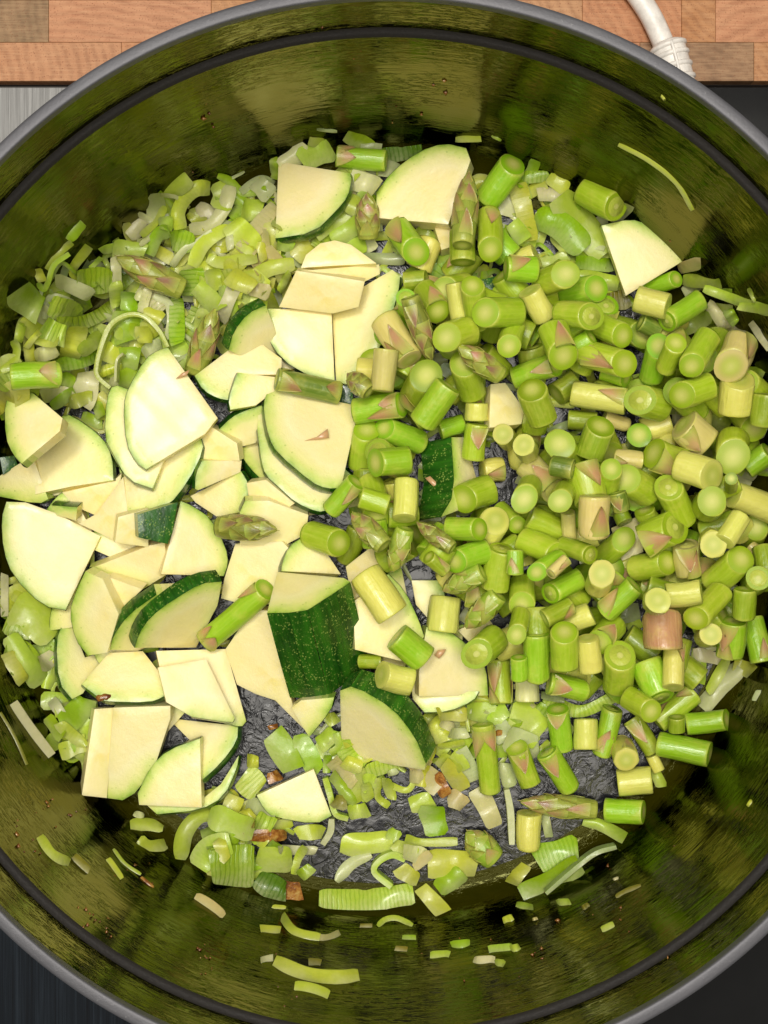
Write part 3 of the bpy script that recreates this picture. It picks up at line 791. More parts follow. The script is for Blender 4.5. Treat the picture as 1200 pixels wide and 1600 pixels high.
# ---------------------------------------------------------------- leek
LCOL = {'w': (246, 244, 190), 'p': (214, 234, 84), 'y': (228, 234, 84), 'g': (186, 218, 50), 'v': (172, 214, 30), 'd': (110, 152, 34), 'o': (160, 152, 56), 'n': (156, 106, 44), 'h': (238, 224, 158), 't': (214, 222, 160)}
LNAME = {'w': 'white', 'p': 'pale green', 'y': 'yellow green', 'g': 'green', 'v': 'vivid green', 'd': 'dark green', 'o': 'olive', 'n': 'browned', 'h': 'peach coloured', 't': 'translucent pale'}
NL = [0]
BED = dict(v=[], f=[], uv=[], c=[])
def leek(c, w, kind, style, pts, lm=None, label=None, tiny=False, bed=False):
    """a cut leek ring or a piece of leaf; kind f lies flat, e stands on its edge"""
    NL[0] += 1; q = random.Random(NL[0] * 11 + 3)
    G_ = [gp(c, *p) for p in pts]; wpx = w / CROPS[c][2]
    span = sum(math.hypot(b[0] - a[0], b[1] - a[1]) for a, b in zip(G_, G_[1:]))
    nU = max(7, min(28, int(span / 6) + 4)); nW = 5 if wpx > 10 else 3
    line = catmull(G_, nU)
    hgt = 0.00055 if kind == 'f' else 0.0045
    hgt *= q.uniform(0.85, 1.3)
    skew = [q.uniform(-0.16, 0.16) * wpx for _ in range(2)] if len(pts) == 2 else [0, 0]
    LP = np.array(line); T = np.gradient(LP, axis=0); T /= np.maximum(np.linalg.norm(T, axis=1), 1e-9)[:, None]; Nn = np.c_[-T[:, 1], T[:, 0]]
    sv = np.linspace(-0.5, 0.5, nW); U = np.linspace(-1, 1, nU)
    sk = np.outer(np.where(U < 0, skew[0], skew[1]) * np.abs(U) ** 6, sv * 2)
    wv = (1 + (0 if tiny else 0.08) * np.sin(U * q.uniform(1, 4) + q.uniform(0, 6)) - (q.uniform(0.05, 0.45) if kind == 'f' else 0.1) * np.abs(U) ** q.choice((6, 8, 14)))[:, None]
    PXg = LP[:, :1] + Nn[:, :1] * sv * wpx * wv + T[:, :1] * sk; PYg = LP[:, 1:2] + Nn[:, 1:2] * sv * wpx * wv + T[:, 1:2] * sk
    zh = hit(PXg, PYg, H0 if tiny else None)
    Ug, Vg = np.meshgrid(U, sv * 2, indexing='ij'); u, v_ = Ug.ravel(), Vg.ravel()
    A = np.c_[np.ones_like(u), u, v_, u * u, u ** 3] if kind == 'f' else np.c_[np.ones_like(u), u, u * u]
    keep = zh.ravel() >= np.percentile(zh, 20)
    sol = np.linalg.lstsq(A[keep], zh.ravel()[keep], rcond=None)[0]
    wl = pxsize(wpx, 0.01)
    if kind == 'f': sol[2] = np.clip(sol[2], -0.30 * wl, 0.30 * wl)
    if not tiny and len(sol) > 3: sol[3] = np.clip(sol[3], -0.004, 0.004)
    B = (A @ sol).reshape(zh.shape)
    B += min(np.percentile(zh - B, 78), 0.003) + 0.0001
    zc = B[:, nW // 2]
    arch = (q.uniform(-0.12, 0.14) if q.random() < 0.72 else q.uniform(0.2, 0.55)) * min(wl, 0.007) * (0 if kind == 'e' or tiny else 1); rip = q.uniform(0, 0.0006) * (0 if tiny else 1); p1, p2 = q.uniform(0, 6), q.uniform(0, 6)
    Z = B + arch * (1 - (2 * sv) ** 2)[None, :] * 0.6 + rip * np.sin(Ug * 4 + p1) * np.cos(Vg * 1.5 + p2)
    if kind == 'f' and not tiny:
        Z = Z + q.uniform(0, 0.0042) * (np.maximum(0, Ug * q.choice((-1, 1))) ** 2) + q.uniform(-0.0012, 0.0012) * Ug * Vg
    D_ = (ZC - (Z + hgt)) / F; X = (PXg - 600) * D_; Y = (800 - PYg) * D_
    V = []; UV = []
    arc = np.concatenate([[0], np.cumsum(np.linalg.norm(np.diff(np.c_[X[:, nW // 2], Y[:, nW // 2]], axis=0), axis=1))])
    for side in (1, 0):
        for i in range(nU):
            for j in range(nW):
                edge = (j in (0, nW - 1)) and kind == 'f'
                zz = Z[i, j] + (hgt - (0.00025 if edge else 0)) * side
                V.append((X[i, j], Y[i, j], zz)); UV.append((arc[i], j / (nW - 1)))
    n = nU * nW; f = []
    for i in range(nU - 1):
        for j in range(nW - 1):
            a = i * nW + j
            f.append((a, a + nW, a + nW + 1, a + 1)); f.append((n + a, n + a + 1, n + a + nW + 1, n + a + nW))
    per = [i * nW for i in range(nU)] + [(nU - 1) * nW + j for j in range(1, nW)] + [i * nW + nW - 1 for i in range(nU - 2, -1, -1)] + [j for j in range(nW - 2, 0, -1)]
    base = len(V); np_ = len(per)
    for a in per: V.append(V[a]); UV.append(UV[a])
    for a in per: V.append(V[n + a]); UV.append(UV[n + a])
    for k in range(np_):
        k2 = (k + 1) % np_; f.append((base + k, base + np_ + k, base + np_ + k2, base + k2))
    V = np.array(V); cen = V.mean(0); V = V - cen
    # outward faces
    e1, e2 = V[f[0][1]] - V[f[0][0]], V[f[0][2]] - V[f[0][0]]
    if np.cross(e1, e2)[2] < 0: f = [tuple(reversed(x)) for x in f]
    colr = list(jit(LCOL[style[0]], 0.09)); colr[3] = 1.0 if 'r' in style else q.choice((0.0, 0.0, 0.0, 0.2))
    if 'n' == style[0]: colr[3] = 0
    if bed:
        k0 = len(BED['v']); BED['v'] += [tuple(x) for x in V + cen]; BED['f'] += [tuple(k0 + i for i in x) for x in f]; BED['uv'] += UV; BED['c'] += [tuple(colr)] * len(V)
        hput(X, Y, Z + hgt); return None
    nm = 'leek_shred' if tiny else ('leek_ring' if (len(pts) > 2 and kind == 'e') else 'leek_piece')
    o = mesh_obj(nm, V, f, M['brown'] if style[0] == 'n' else M['leek'], None, UV, color=colr)
    o.location = cen
    hput(X, Y, Z + hgt)
    ratio = span / max(wpx, 1)
    shp = 'shred' if tiny else ('ring' if kind == 'e' else ('square' if ratio < 1.4 else ('curved strip' if len(pts) > 2 else ('strip' if ratio > 2.2 else 'piece'))))
    m = line[nU // 2]
    note(o, m[0], m[1], 'shred' if tiny else 'leek', f"{LNAME[style[0]]} {'ribbed ' if 'r' in style else ''}leek {shp}", lm, label, 'leek shreds stuck to the pot wall' if tiny else 'softened leek pieces in the pot')
    return o
def in_poly(x, y, P):
    r = False; j = len(P) - 1
    for i in range(len(P)):
        if (P[i][1] > y) != (P[j][1] > y) and x < (P[j][0] - P[i][0]) * (y - P[i][1]) / (P[j][1] - P[i][1]) + P[i][0]: r = not r
        j = i
    return r
def scatter(P, n, gap, q):
    xs = [p[0] for p in P]; ys = [p[1] for p in P]; out = []
    for _ in range(n * 60):
        x, y = q.uniform(min(xs), max(xs)), q.uniform(min(ys), max(ys))
        if in_poly(x, y, P) and all(math.hypot(x - a, y - b) > gap for a, b in out):
            out.append((x, y))
            if len(out) >= n: break
    return out

# ---------------------------------------------------------------- the food, from the bottom of the heap to its top
qf = random.Random(21)
# a bed of leek under the rest
BEDS = [([(60, 470), (130, 420), (200, 370), (290, 300), (430, 290), (430, 470), (300, 560), (190, 610), (110, 640), (40, 600)], 16, 36, 'ppygywg'),
        ([(700, 380), (820, 265), (930, 300), (950, 440), (760, 440)], 9, 32, 'pgvpyw'),
        ([(1085, 445), (1150, 470), (1185, 600), (1170, 780), (1090, 800), (1040, 640)], 6, 40, 'pwgp'),
        ([(440, 235), (600, 245), (590, 400), (450, 410)], 9, 30, 'pwtp'),
        ([(10, 900), (70, 930), (80, 1070), (22, 1030)], 5, 26, 'pyg'),
        ([(90, 1095), (140, 1110), (130, 1195), (95, 1150)], 4, 26, 'gpp'),
        ([(500, 1140), (690, 1130), (860, 1100), (870, 1150), (760, 1200), (640, 1220), (540, 1240)], 8, 34, 'pywtp'),
        ([(330, 1230), (420, 1270), (460, 1330), (400, 1370), (330, 1340)], 7, 26, 'pyg'),
        ([(350, 400), (430, 370), (470, 390), (440, 480), (380, 480), (310, 520)], 9, 24, 'ypgyh'),
        ([(550, 290), (700, 330), (700, 420), (620, 410), (560, 390)], 5, 30, 'pgty'),
        ([(0, 590), (60, 600), (40, 625), (5, 640)], 3, 22, 'py'),
        ([(640, 420), (900, 430), (1150, 600), (1180, 940), (1060, 1070), (900, 1070), (640, 840), (560, 640)], 6, 90, 'pgwyg')]
UNDER = [([(50, 470), (120, 420), (200, 365), (290, 295), (440, 285), (470, 400), (430, 480), (300, 570), (190, 620), (110, 650), (30, 600)], 190, 10, 'ppyygwgt'),
         ([(690, 330), (820, 262), (930, 300), (960, 450), (740, 440)], 44, 14, 'pgypyw'), ([(430, 235), (620, 240), (600, 400), (440, 420)], 34, 14, 'pwtpg'),
         ([(1080, 440), (1170, 470), (1195, 600), (1190, 780), (1100, 1060), (1030, 640)], 40, 16, 'pwgpt'),
         ([(600, 420), (900, 430), (1080, 470), (1180, 640), (1185, 940), (1060, 1060), (900, 1080), (760, 1000), (640, 840), (560, 640)], 170, 17, 'pgtygp'),
         ([(4, 890), (70, 930), (84, 1070), (16, 1040)], 16, 13, 'pyg'), ([(86, 1090), (140, 1100), (130, 1195), (95, 1160)], 12, 12, 'gpp'),
         ([(490, 1130), (690, 1120), (860, 1090), (880, 1150), (760, 1200), (640, 1220), (540, 1240)], 60, 13, 'pywtpgh'), ([(330, 1230), (430, 1270), (460, 1330), (400, 1380), (330, 1350)], 18, 14, 'pyg'),
         ([(0, 590), (70, 600), (40, 630), (2, 650)], 8, 12, 'pyg'), ([(60, 760), (300, 700), (430, 700), (400, 1000), (140, 1060)], 60, 20, 'pyg'), ([(560, 760), (700, 740), (730, 900), (640, 900), (580, 850)], 30, 14, 'pgt'), ([(350, 400), (470, 370), (440, 480), (310, 520)], 30, 12, 'ypg')]
for P, n, gap, cs in UNDER:
    for (x, y) in scatter(P, n, gap, qf):
        a = qf.uniform(0, 2 * math.pi); l = qf.uniform(14, 34); dx, dy = math.cos(a) * l, math.sin(a) * l; k = qf.uniform(-1.4, 1.4)
        leek('g', qf.choice((6, 8, 10, 14, 22, 28)) * qf.uniform(0.8, 1.2), 'f', qf.choice(cs), [(x - dx, y - dy), (x - dy * k, y + dx * k), (x + dx, y + dy)], bed=True)
bedo = mesh_obj('leek_bed', BED['v'], BED['f'], M['leekbed'], None, BED['uv'])
ca = bedo.data.color_attributes.new('Col', 'FLOAT_COLOR', 'POINT'); ca.data.foreach_set('color', np.array(BED['c'], dtype=np.float32).ravel())
tag(bedo, 'tangled bed of fine softened leek shreds under the other vegetables', 'leek shreds', kind='stuff')
for P, n, gap, cs in BEDS:
    for (x, y) in scatter(P, n, gap, qf):
        a = qf.uniform(0, math.pi); l = qf.uniform(18, 34); dx, dy = math.cos(a) * l, math.sin(a) * l; k = qf.uniform(-0.35, 0.35)
        leek('g', qf.uniform(18, 40), 'f', qf.choice(cs) + qf.choice(('', '', '', '', 'r')), [(x - dx, y - dy), (x - dy * k, y + dx * k), (x + dx, y + dy)]  )
LEEKS = '''
B 120 f y 310,690 290,560 350,440 440,370 540,370
B 70 f g 600,270 690,310 770,390 880,400 980,370
B 110 f w 700,350 650,520 540,660 380,690
B 70 f t 780,400 870,330 950,300 1040,340
B 180 f p 790,540 950,540
B 120 f h 1050,500 940,640 800,780
B 80 f g 1040,130 1050,300
B 60 f p 190,510 110,640 0,740
B 110 f p 190,590 200,700
B 110 f g 60,890 130,740 220,700
B 170 f gr 230,770 420,800
B 60 f w 240,980 330,860 450,790 560,710
B 110 f y 400,980 480,820 620,710 700,700
B 190 f y 700,640 900,840
B 90 f p 520,910 620,950 780,930 910,910
B 60 f w 690,740 700,850
B 70 f y 930,790 960,940
B 120 f g 1070,780 1190,840
B 130 f y 670,1090 850,1080 1000,1000 1200,960
B 190 f gr 400,1000 390,1210
B 130 f p 560,1000 580,1180
B 100 f y 690,1150 790,1210
B 120 f h 850,1150 1010,1190
B 60 f p 1080,1180 1160,1020
A 90 f g 650,640 590,700 530,775
A 60 f p 560,790 460,880 370,1010
A 45 f p 540,880 420,970 375,1100 340,1160 290,1110
A 80 f y 285,1000 330,1100
A 70 f p 780,860 940,820
A 40 f p 700,1000 790,910
A 180 f p 880,860 1130,880
A 200 f gr 600,1090 880,1090
A 110 f w 430,1080 720,1210
A 80 f w 900,900 920,1200
4 141 f g 72,165 188,260 @square green leek tile leaning on the pot wall
C 190 f pr 190,180 400,270
C 170 f pr 130,350 310,430
C 110 f gr 240,320 400,330 560,270 700,180
C 170 f y 330,610 420,350
C 110 f w 70,580 250,540
C 110 f gr 240,650 420,620 590,560
C 120 f p 420,560 590,420
C 110 f p 700,0 710,200
C 130 f v 800,80 810,240
C 100 f w 860,90 950,120
C 80 f w 960,50 900,240
C 70 f w 1000,110 1110,170 1140,300 1110,450
C 120 f y 920,250 1070,290
C 120 f gr 1180,120 1180,490
C 210 f g 780,230 790,470
C 140 f g 700,380 880,390
C 170 f y 600,530 740,590
C 170 f g 740,590 890,600
C 120 f y 890,350 950,480
C 160 f g 720,790 890,720
C 130 f w 920,570 1060,490
C 110 f g 270,740 380,800
C 120 f w 120,890 330,870
C 90 f g 200,980 380,850
C 90 f g 440,1050 600,1120
C 90 f g 540,900 590,1060
C 190 f w 500,700 440,970
C 110 f yn 340,950 520,890
C 50 f y 0,520 60,440 110,390
4 40 f p 5,540 60,500 78,440 60,395
4 60 f g 1040,140 1110,300
4 90 f p 920,140 1030,250
4 70 f w 1030,300 1100,140
4 90 f y 1070,90 1190,150
2 90 f t 0,850 70,920
2 60 f p 250,650 320,680
2 110 f p 205,750 360,700
2 110 f w 440,830 570,880
2 100 f p 270,1090 380,1020 490,960
2 90 f p 360,1140 490,1040
2 40 f t 490,690 590,690
2 70 f dr 590,730 680,720 780,710
2 15 f t 285,605 380,615
2 90 f p 420,930 500,1000
2 80 f p 740,1080 840,1140
2 90 f pr 850,1180 1020,1190
3 60 f gr 50,830 180,825
3 90 f y 25,860 60,1000 80,1130
3 70 f w 120,910 240,910
3 140 f p 220,920 330,1060 440,1190
3 130 f v 110,1010 230,1060 340,1170
3 60 f t 470,1040 550,960
3 70 f y 170,830 265,890
3 80 f p 0,1040 60,1130
6 80 f p 270,60 390,110 500,130
6 70 f v 300,25 470,45
6 90 f or 420,220 550,200
6 60 f p 800,110 980,130
6 50 f p 900,150 1080,215 1210,260
6 45 f p 1060,235 1210,250
6 35 f w 1120,310 1210,440
6 60 f w 920,220 1010,340
6 70 f p 730,350 830,330 930,280
6 50 f g 1010,250 1050,320
6 60 f h 780,60 885,30
6 20 f p 1110,150 1140,215
6 90 f g 1090,560 1180,560
6 70 f w 1080,800 1190,830
6 100 f p 930,720 1020,800
6 60 f w 940,1090 1050,1090
6 80 f p 560,560 600,640
5 60 f t 500,10 700,15
5 80 f gr 840,120 880,60 1040,60
5 60 f p 850,30 1040,10
5 60 f p 1060,145 1200,150
5 60 f t 750,490 900,480
7 40 f w 20,290 20,490
7 60 f y 60,380 120,420
7 180 f p 60,440 160,500 250,590
7 100 f p 40,580 120,700 190,810
7 80 f w 190,720 260,670
7 70 f y 30,660 110,800
7 50 f w 240,880 330,1010
7 110 f g 290,1010 420,880
7 80 f p 280,1130 400,1080
7 60 f g 220,960 290,1060
7 60 f p 270,990 400,1100
9 60 f pr 150,870 320,935 510,850
9 80 f p 880,640 870,800
9 90 f t 890,920 970,830 1070,730
9 70 f y 1040,710 1130,750
9 60 f w 850,660 1010,700
9 50 f p 920,850 1010,690
9 100 f t 350,770 500,800
F 200 f g 230,325 395,615 @wide bright green leek sheet below the bare pot floor
F 150 f g 430,340 580,650
F 140 f p 590,430 720,320
F 100 f y 640,240 740,200
F 60 f p 720,330 745,430 680,490
F 45 e p 640,680 680,820 720,960 820,1000
F 60 f g 660,500 650,640
F 120 f h 690,540 790,650 880,720
F 110 f y 780,550 930,600
F 110 f pr 960,630 1100,590 1210,560
F 110 f p 930,690 1040,710
F 50 f w 1130,650 1210,620
F 60 f p 1060,680 1050,820 1140,900
F 80 f p 1110,680 1170,850
F 90 f g 690,650 870,880
F 120 f o 700,860 810,880
F 120 f p 820,950 980,930
F 90 f p 960,720 980,860
F 220 f pr 0,650 120,790
F 150 f t 20,890 250,970
F 100 f y 0,930 100,1040
F 160 f pr 90,1010 230,1070
F 100 f y 30,540 120,560
F 110 f o 430,1110 620,1090
F 90 f n 190,690 290,650
F 70 f n 20,1040 90,1040
F 40 f n 195,290 270,270
F 90 f n 0,1125 180,1130 340,1125 @long reddish browned leek strip among pale leeks at the pot bottom
F 50 e t 620,1200 680,1100 690,1000
G 160 f y 180,220 290,390
G 80 f w 240,245 350,290
G 50 f y 220,430 330,420 430,400
G 90 f w 310,330 460,330
G 110 f y 220,180 450,180
G 160 f p 450,150 700,190
G 120 f p 640,250 760,130
G 50 f n 550,330 725,325
G 230 f p 790,170 950,220 1060,300
G 200 f w 750,370 1010,450
G 110 f t 740,560 790,750
G 120 f w 400,450 510,700
G 110 f p 340,480 430,620
G 120 f p 230,520 390,640
G 130 f y 270,560 430,770
G 180 f h 0,640 110,650 240,760
G 140 f h 300,820 440,890
G 150 f p 0,890 190,860
G 200 f v 160,900 220,1130 @vivid green leek square beside a browned flake
G 150 f h 520,760 600,900 670,1060
G 50 e w 760,770 790,950 800,1200
G 60 f w 1060,970 1095,1140
G 90 f gr 1000,110 1120,180
G 60 f t 1030,30 1210,70
G 110 f n 200,650 290,820 @curled reddish burnt leek flake on peach coloured leek
b 100 f pr 295,612 450,618 600,612 740,590 @widest pale leek strip lying alone at the foot of the wall
b 110 f y 395,370 640,340
b 60 f p 615,300 672,330
b 55 f w 380,535 440,455 540,405
b 30 e p 700,430 640,408 575,440 555,490 635,558
b 80 f y 665,470 760,530
b 75 f y 770,560 880,680
b 40 f p 700,330 780,350 945,345
b 130 f y 805,450 1040,450
b 60 f p 640,360 760,400
b 80 f w 690,390 800,420
b 50 f h 740,470 820,400
b 90 f gn 850,570 970,490
b 45 f w 105,385 285,388
b 40 f p 180,500 195,430 230,370
b 90 f nn 80,570 215,580
b 60 f g 205,510 265,465
b 70 f y 185,305 320,300
b 130 f p 0,430 170,430
b 110 f dr 0,520 140,590
a 190 f gr 985,460 1190,460
a 75 f p 845,430 865,310 930,230 1010,215
a 60 f p 610,270 690,265 765,280
a 55 f p 650,335 700,365 785,360
a 30 f w 625,215 675,225
a 120 f p 980,220 1190,300
a 60 f y 1020,330 1060,440
c 130 f gr 110,430 310,375 @wide dark green ribbed leek leaf near the yellow stub
c 100 f v 45,600 180,530 320,450
c 20 e t 160,590 300,470 395,400 490,372
c 60 f p 335,245 430,275 530,330
c 70 f y 0,545 60,450
c 40 f t 150,220 175,325
c 55 f p 660,-5 705,90
c 30 f p 20,640 100,655
'''
for ln in LEEKS.strip().split('\n'):
    lab = None
    if '@' in ln: ln, lab = ln.split('@'); lab = lab.strip()
    a = ln.split()
    leek(a[0], float(a[1]), a[2], a[3], [tuple(map(float, p.split(','))) for p in a[4:]], label=lab)

# zucchini: a few slices under the heap, then the ones on show
ZBASE = [(60, 760), (120, 830), (200, 860), (250, 740), (300, 830), (330, 700), (390, 620), (390, 780), (420, 880), (300, 960), (200, 1000), (130, 960), (320, 1060), (430, 1010), (470, 700), (500, 780), (440, 560), (500, 440), (560, 960), (620, 960), (480, 880), (600, 1020), (700, 1040), (240, 1140), (270, 1200)]
for k, (x, y) in enumerate(ZBASE):
    a0 = qf.uniform(0, 6.28); R = qf.uniform(58, 74)
    pts = [(x - 0.42 * R * math.cos(a0 + .78), y - 0.42 * R * math.sin(a0 + .78))] + [(x - 0.42 * R * math.cos(a0 + .78) + R * 1.25 * math.cos(a0 + s), y - 0.42 * R * math.sin(a0 + .78) + R * 1.25 * math.sin(a0 + s)) for s in np.linspace(0, 1.57, 6)]
    zucchini(pts, (1, 6), None, 0.0048, desc='buried cream zucchini slice')
Z = zucchini
Z([(745, 438), (790, 428), (820, 452), (770, 466)], None, None, .006, desc='dark green skinned zucchini piece', top_skin=True, label='dark green skinned zucchini piece peeking out among the asparagus pieces towards the cable side')
Z([(677, 348), (703, 348), (705, 385), (690, 390)], None)
Z([(520, 597), (550, 605), (553, 635), (530, 628)], None, None, .006, top_skin=True, desc='dark green skinned zucchini piece')
Z([(0, 715), (22, 712), (28, 728), (5, 742)], None, None, .006, top_skin=True, desc='dark green skinned zucchini piece')
Z([(-3, 745), (50, 712), (75, 780), (60, 788), (-5, 775)], (2, 4))
Z([(97, 770), (177, 752), (190, 740), (185, 770), (150, 806), (118, 792)], None)
Z([(80, 790), (120, 793), (118, 814), (88, 805)], (0, 1))
Z([(123, 818), (150, 803), (192, 745), (200, 810), (182, 846)], None)
Z([(185, 808), (232, 795), (232, 855), (180, 848)], None)
Z([(215, 804), (278, 785), (270, 830), (262, 850), (217, 840)], None, None, .006, top_skin=True, desc='dark green skinned zucchini piece', label='dark skinned zucchini patch tucked behind the triangular slice')
Z([(257, 848), (262, 897), (222, 922), (165, 907), (138, 890), (233, 853)], (2, 4), tint=0.95)
Z([(222, 921), (180, 962), (150, 905), (170, 903)], (3, 0) if False else None)
Z([(185, 960), (167, 1020), (137, 1025), (117, 1000), (108, 957), (118, 925), (133, 893), (160, 905)], (2, 6))
Z([(107, 963), (133, 1027), (170, 1017), (130, 1083), (113, 1092), (92, 1067), (88, 1000), (98, 975)], (4, 7), (-10, 7))
Z([(260, 1000), (215, 1018), (172, 1016), (178, 993), (200, 962), (245, 930), (300, 930)], (2, 5), (-8, -17), lm='tucked dark skinned slice', label='dark skinned zucchini slice tucked behind an equally dark skinned tilted one')
Z([(340, 947), (307, 1013), (211, 1013), (217, 993), (235, 965), (273, 937), (313, 913), (347, 910)], (2, 7), (-12, -18), lm='tilted dark skinned slice', label='tilted zucchini slice with broad dark green skin band facing the pot centre top')
Z([(244, 1017), (353, 1014), (385, 1127), (377, 1137), (350, 1128), (250, 1045)], (2, 4))
Z([(247, 1043), (322, 1030), (367, 1123), (363, 1130), (300, 1120), (260, 1097)], (2, 4), lm='thin edged cream slice', label='cream zucchini slice lying on a like slice beside the bare pot floor')
Z([(170, 1020), (223, 1017), (270, 1077), (253, 1090), (233, 1097), (173, 1096), (160, 1094), (127, 1069)], (2, 7), (-2, 9), burnt=(162, 1089), lm='slice with burnt spot', label='cream zucchini slice with a small burnt spot on its dark skin')
Z([(148, 1108), (179, 1106), (167, 1247), (128, 1243)], None, None, .006, desc='upright pale zucchini block')
Z([(177, 1106), (266, 1103), (266, 1122), (240, 1203), (200, 1252), (165, 1247)], (3, 5), None, .008, lm='tall pale block', label='tall pale zucchini block standing beside a narrower one above the pot wall')
Z([(262, 1122), (372, 1134), (370, 1158), (345, 1192), (314, 1220), (300, 1160)], (1, 4), (5, 8))
Z([(220, 1250), (314, 1250), (345, 1225), (373, 1180), (370, 1200), (350, 1245), (312, 1266), (245, 1272)], (3, 7), (2, 6))
Z([(315, 1262), (217, 1258), (215, 1240), (235, 1198), (262, 1172), (312, 1154)], (2, 5), None, lm='front square slice', label='square sided zucchini slice lying over another at the front edge of the heap')
Z([(440, 575), (390, 562), (358, 548), (366, 518), (388, 490), (416, 478), (432, 520)], (2, 5), (-13, -14))
Z([(375, 533), (402, 532), (440, 560), (440, 585), (372, 585), (358, 625), (340, 622), (318, 610), (304, 587)], (5, 8), (-2, 5))
Z([(440, 590), (430, 610), (400, 633), (360, 640), (357, 624), (368, 590), (372, 582)], (3, 6), (-5, 2))
Z([(340, 674), (362, 652), (383, 642), (409, 634), (412, 660), (400, 692), (372, 700)], (0, 3), (-4, -9))
Z([(315, 677), (330, 667), (370, 693), (374, 720), (316, 720)], None)
Z([(193, 743), (257, 700), (313, 682), (318, 703), (293, 753), (263, 790), (215, 812), (200, 808)], (2, 7), (4, 4))
Z([(257, 717), (238, 763), (200, 750), (177, 710), (163, 683), (167, 620), (177, 600), (200, 608)], (1, 7), (-2, 4))
Z([(340, 653), (320, 678), (228, 733), (213, 723), (197, 693), (193, 633), (200, 607), (227, 560), (247, 547), (262, 543)], (2, 9), (-2, 2), lm='big many sided slice', label='big many sided zucchini slice lying on the leeks with a crescent slice beneath')
Z([(305, 764), (306, 740), (316, 720), (378, 720), (376, 738), (310, 766)], (0, 2))
Z([(338, 807), (305, 785), (297, 775), (376, 736), (388, 756), (386, 780), (375, 800)], (3, 6), (6, 1))
Z([(402, 686), (430, 700), (440, 772), (412, 752), (390, 730), (372, 703)], (2, 5), (-3, 14))
Z([(385, 755), (415, 750), (460, 787), (440, 800), (390, 790)], None)
Z([(404, 640), (425, 640), (520, 770), (511, 797), (497, 800), (462, 785), (437, 762), (415, 742), (408, 720), (402, 670)], (3, 9), (-2, 6))
Z([(555, 633), (555, 663), (533, 762), (510, 763), (487, 753), (433, 707), (420, 683), (412, 643), (414, 620), (422, 605)], (2, 9), (-5, 8), lm='slice with pink scrap', label='large zucchini slice with a pink scrap on it, near the middle of the pot')
Z([(470, 418), (478, 398), (500, 380), (523, 375), (548, 382), (588, 411)], None)
Z([(460, 424), (593, 413), (594, 428), (560, 445)], None)
Z([(436, 480), (463, 423), (570, 440), (560, 480), (520, 490)], None)
Z([(518, 484), (523, 600), (460, 577), (425, 543), (417, 510), (415, 482)], (1, 5), (-1, 1), lm='fanned white slice', label='lowest slice of the fanned white zucchini stack, thin green edge at its side')
Z([(518, 477), (613, 421), (625, 432), (622, 458), (597, 540), (563, 587), (541, 600), (525, 597)], (2, 6), (4, 3), lm='leaning yellowish slice', label='yellowish zucchini slice leaning across the fanned white stack', tint=0.96)
Z([(375, 850), (375, 800), (383, 783), (420, 783), (482, 805), (478, 835), (440, 855)], (1, 2))
Z([(345, 935), (350, 905), (367, 850), (440, 846), (455, 862), (430, 945), (370, 942)], None)
Z([(252, 897), (283, 783), (300, 790), (330, 810), (353, 855), (357, 880), (350, 900)], (1, 6), None, lm='triangular slice', label='triangular zucchini slice with one arched green edge beside the short spear tip')
Z([(55, 772), (55, 720), (97, 650), (110, 647), (160, 683), (175, 713), (177, 750), (110, 760)], (2, 6), (1, 4))
Z([(97, 653), (93, 673), (33, 724), (20, 710), (8, 683), (7, 627), (20, 615), (50, 613)], (2, 7), (4, 6), lm='wall side slice', label='zucchini slice at the wall just below the bright asparagus piece')
Z([(157, 838), (102, 953), (67, 947), (20, 900), (5, 860), (2, 810), (10, 784), (40, 785), (90, 803)], (1, 6), (-3, 1), lm='largest slice', label='largest zucchini slice, touching the pot wall with dark skin on its outer edge')
Z([(352, 1015), (395, 952), (420, 955), (458, 1105), (520, 1092), (485, 1150), (430, 1095), (400, 1085), (370, 1070)], None)
Z([(455, 1107), (470, 1095), (522, 1090), (517, 1110), (483, 1152)], (2, 4))
Z([(440, 892), (441, 880), (452, 853), (475, 838), (500, 848), (533, 897)], (0, 3))
Z([(433, 893), (537, 902), (547, 908), (515, 930), (480, 952), (450, 957), (417, 957)], (2, 6), (28, 148), .040, lm='thick dark chunk', label='thick zucchini chunk showing a tall dark green speckled skin side')
Z([(540, 885), (585, 850), (600, 905), (550, 938)], None)
Z([(643, 907), (687, 907), (695, 930), (670, 968), (650, 945)], (1, 2))
Z([(555, 1015), (552, 940), (567, 930), (607, 897), (633, 923), (655, 970), (663, 995), (627, 1033)], (3, 6))
Z([(640, 1050), (657, 1080), (748, 1080), (740, 1095), (700, 1112), (663, 1113), (645, 1092)], (2, 5), (2, 5))
Z([(655, 1088), (655, 1050), (667, 980), (690, 983), (713, 993), (745, 1022), (760, 1043), (763, 1087)], (2, 7), None, lm='wedge with pink crumb', label='zucchini wedge with a tiny pink crumb, lying over another wedge')
Z([(533, 1170), (531, 1080), (553, 1072), (613, 1107), (647, 1150), (665, 1193), (663, 1204), (565, 1188)], (1, 5), (17, -24), .009, lm='dark backed wedge', label='zucchini wedge with a broad dark green skin back, above the browned leeks')
Z([(490, 1202), (518, 1275), (493, 1288), (427, 1277), (413, 1265), (401, 1243)], (1, 5), None, lm='lowest pale wedge', label='pale zucchini wedge with thin green edge lying on browned leeks')
Z([(715, 985), (763, 965), (777, 987), (735, 1005)], None)
Z([(435, 252), (547, 270), (549, 282), (543, 307), (527, 327), (490, 363), (430, 372)], (1, 6), (3, 6), lm='straight sided white wedge', label='straight sided white zucchini wedge with dark green skin curve, near the back wall')
Z([(588, 340), (588, 300), (613, 267), (653, 237), (693, 223), (728, 231), (735, 250), (700, 350)], (1, 5), (8, 4), .009, lm='thick pale wedge', label='thick pale zucchini wedge with an upright spear tip along its edge')

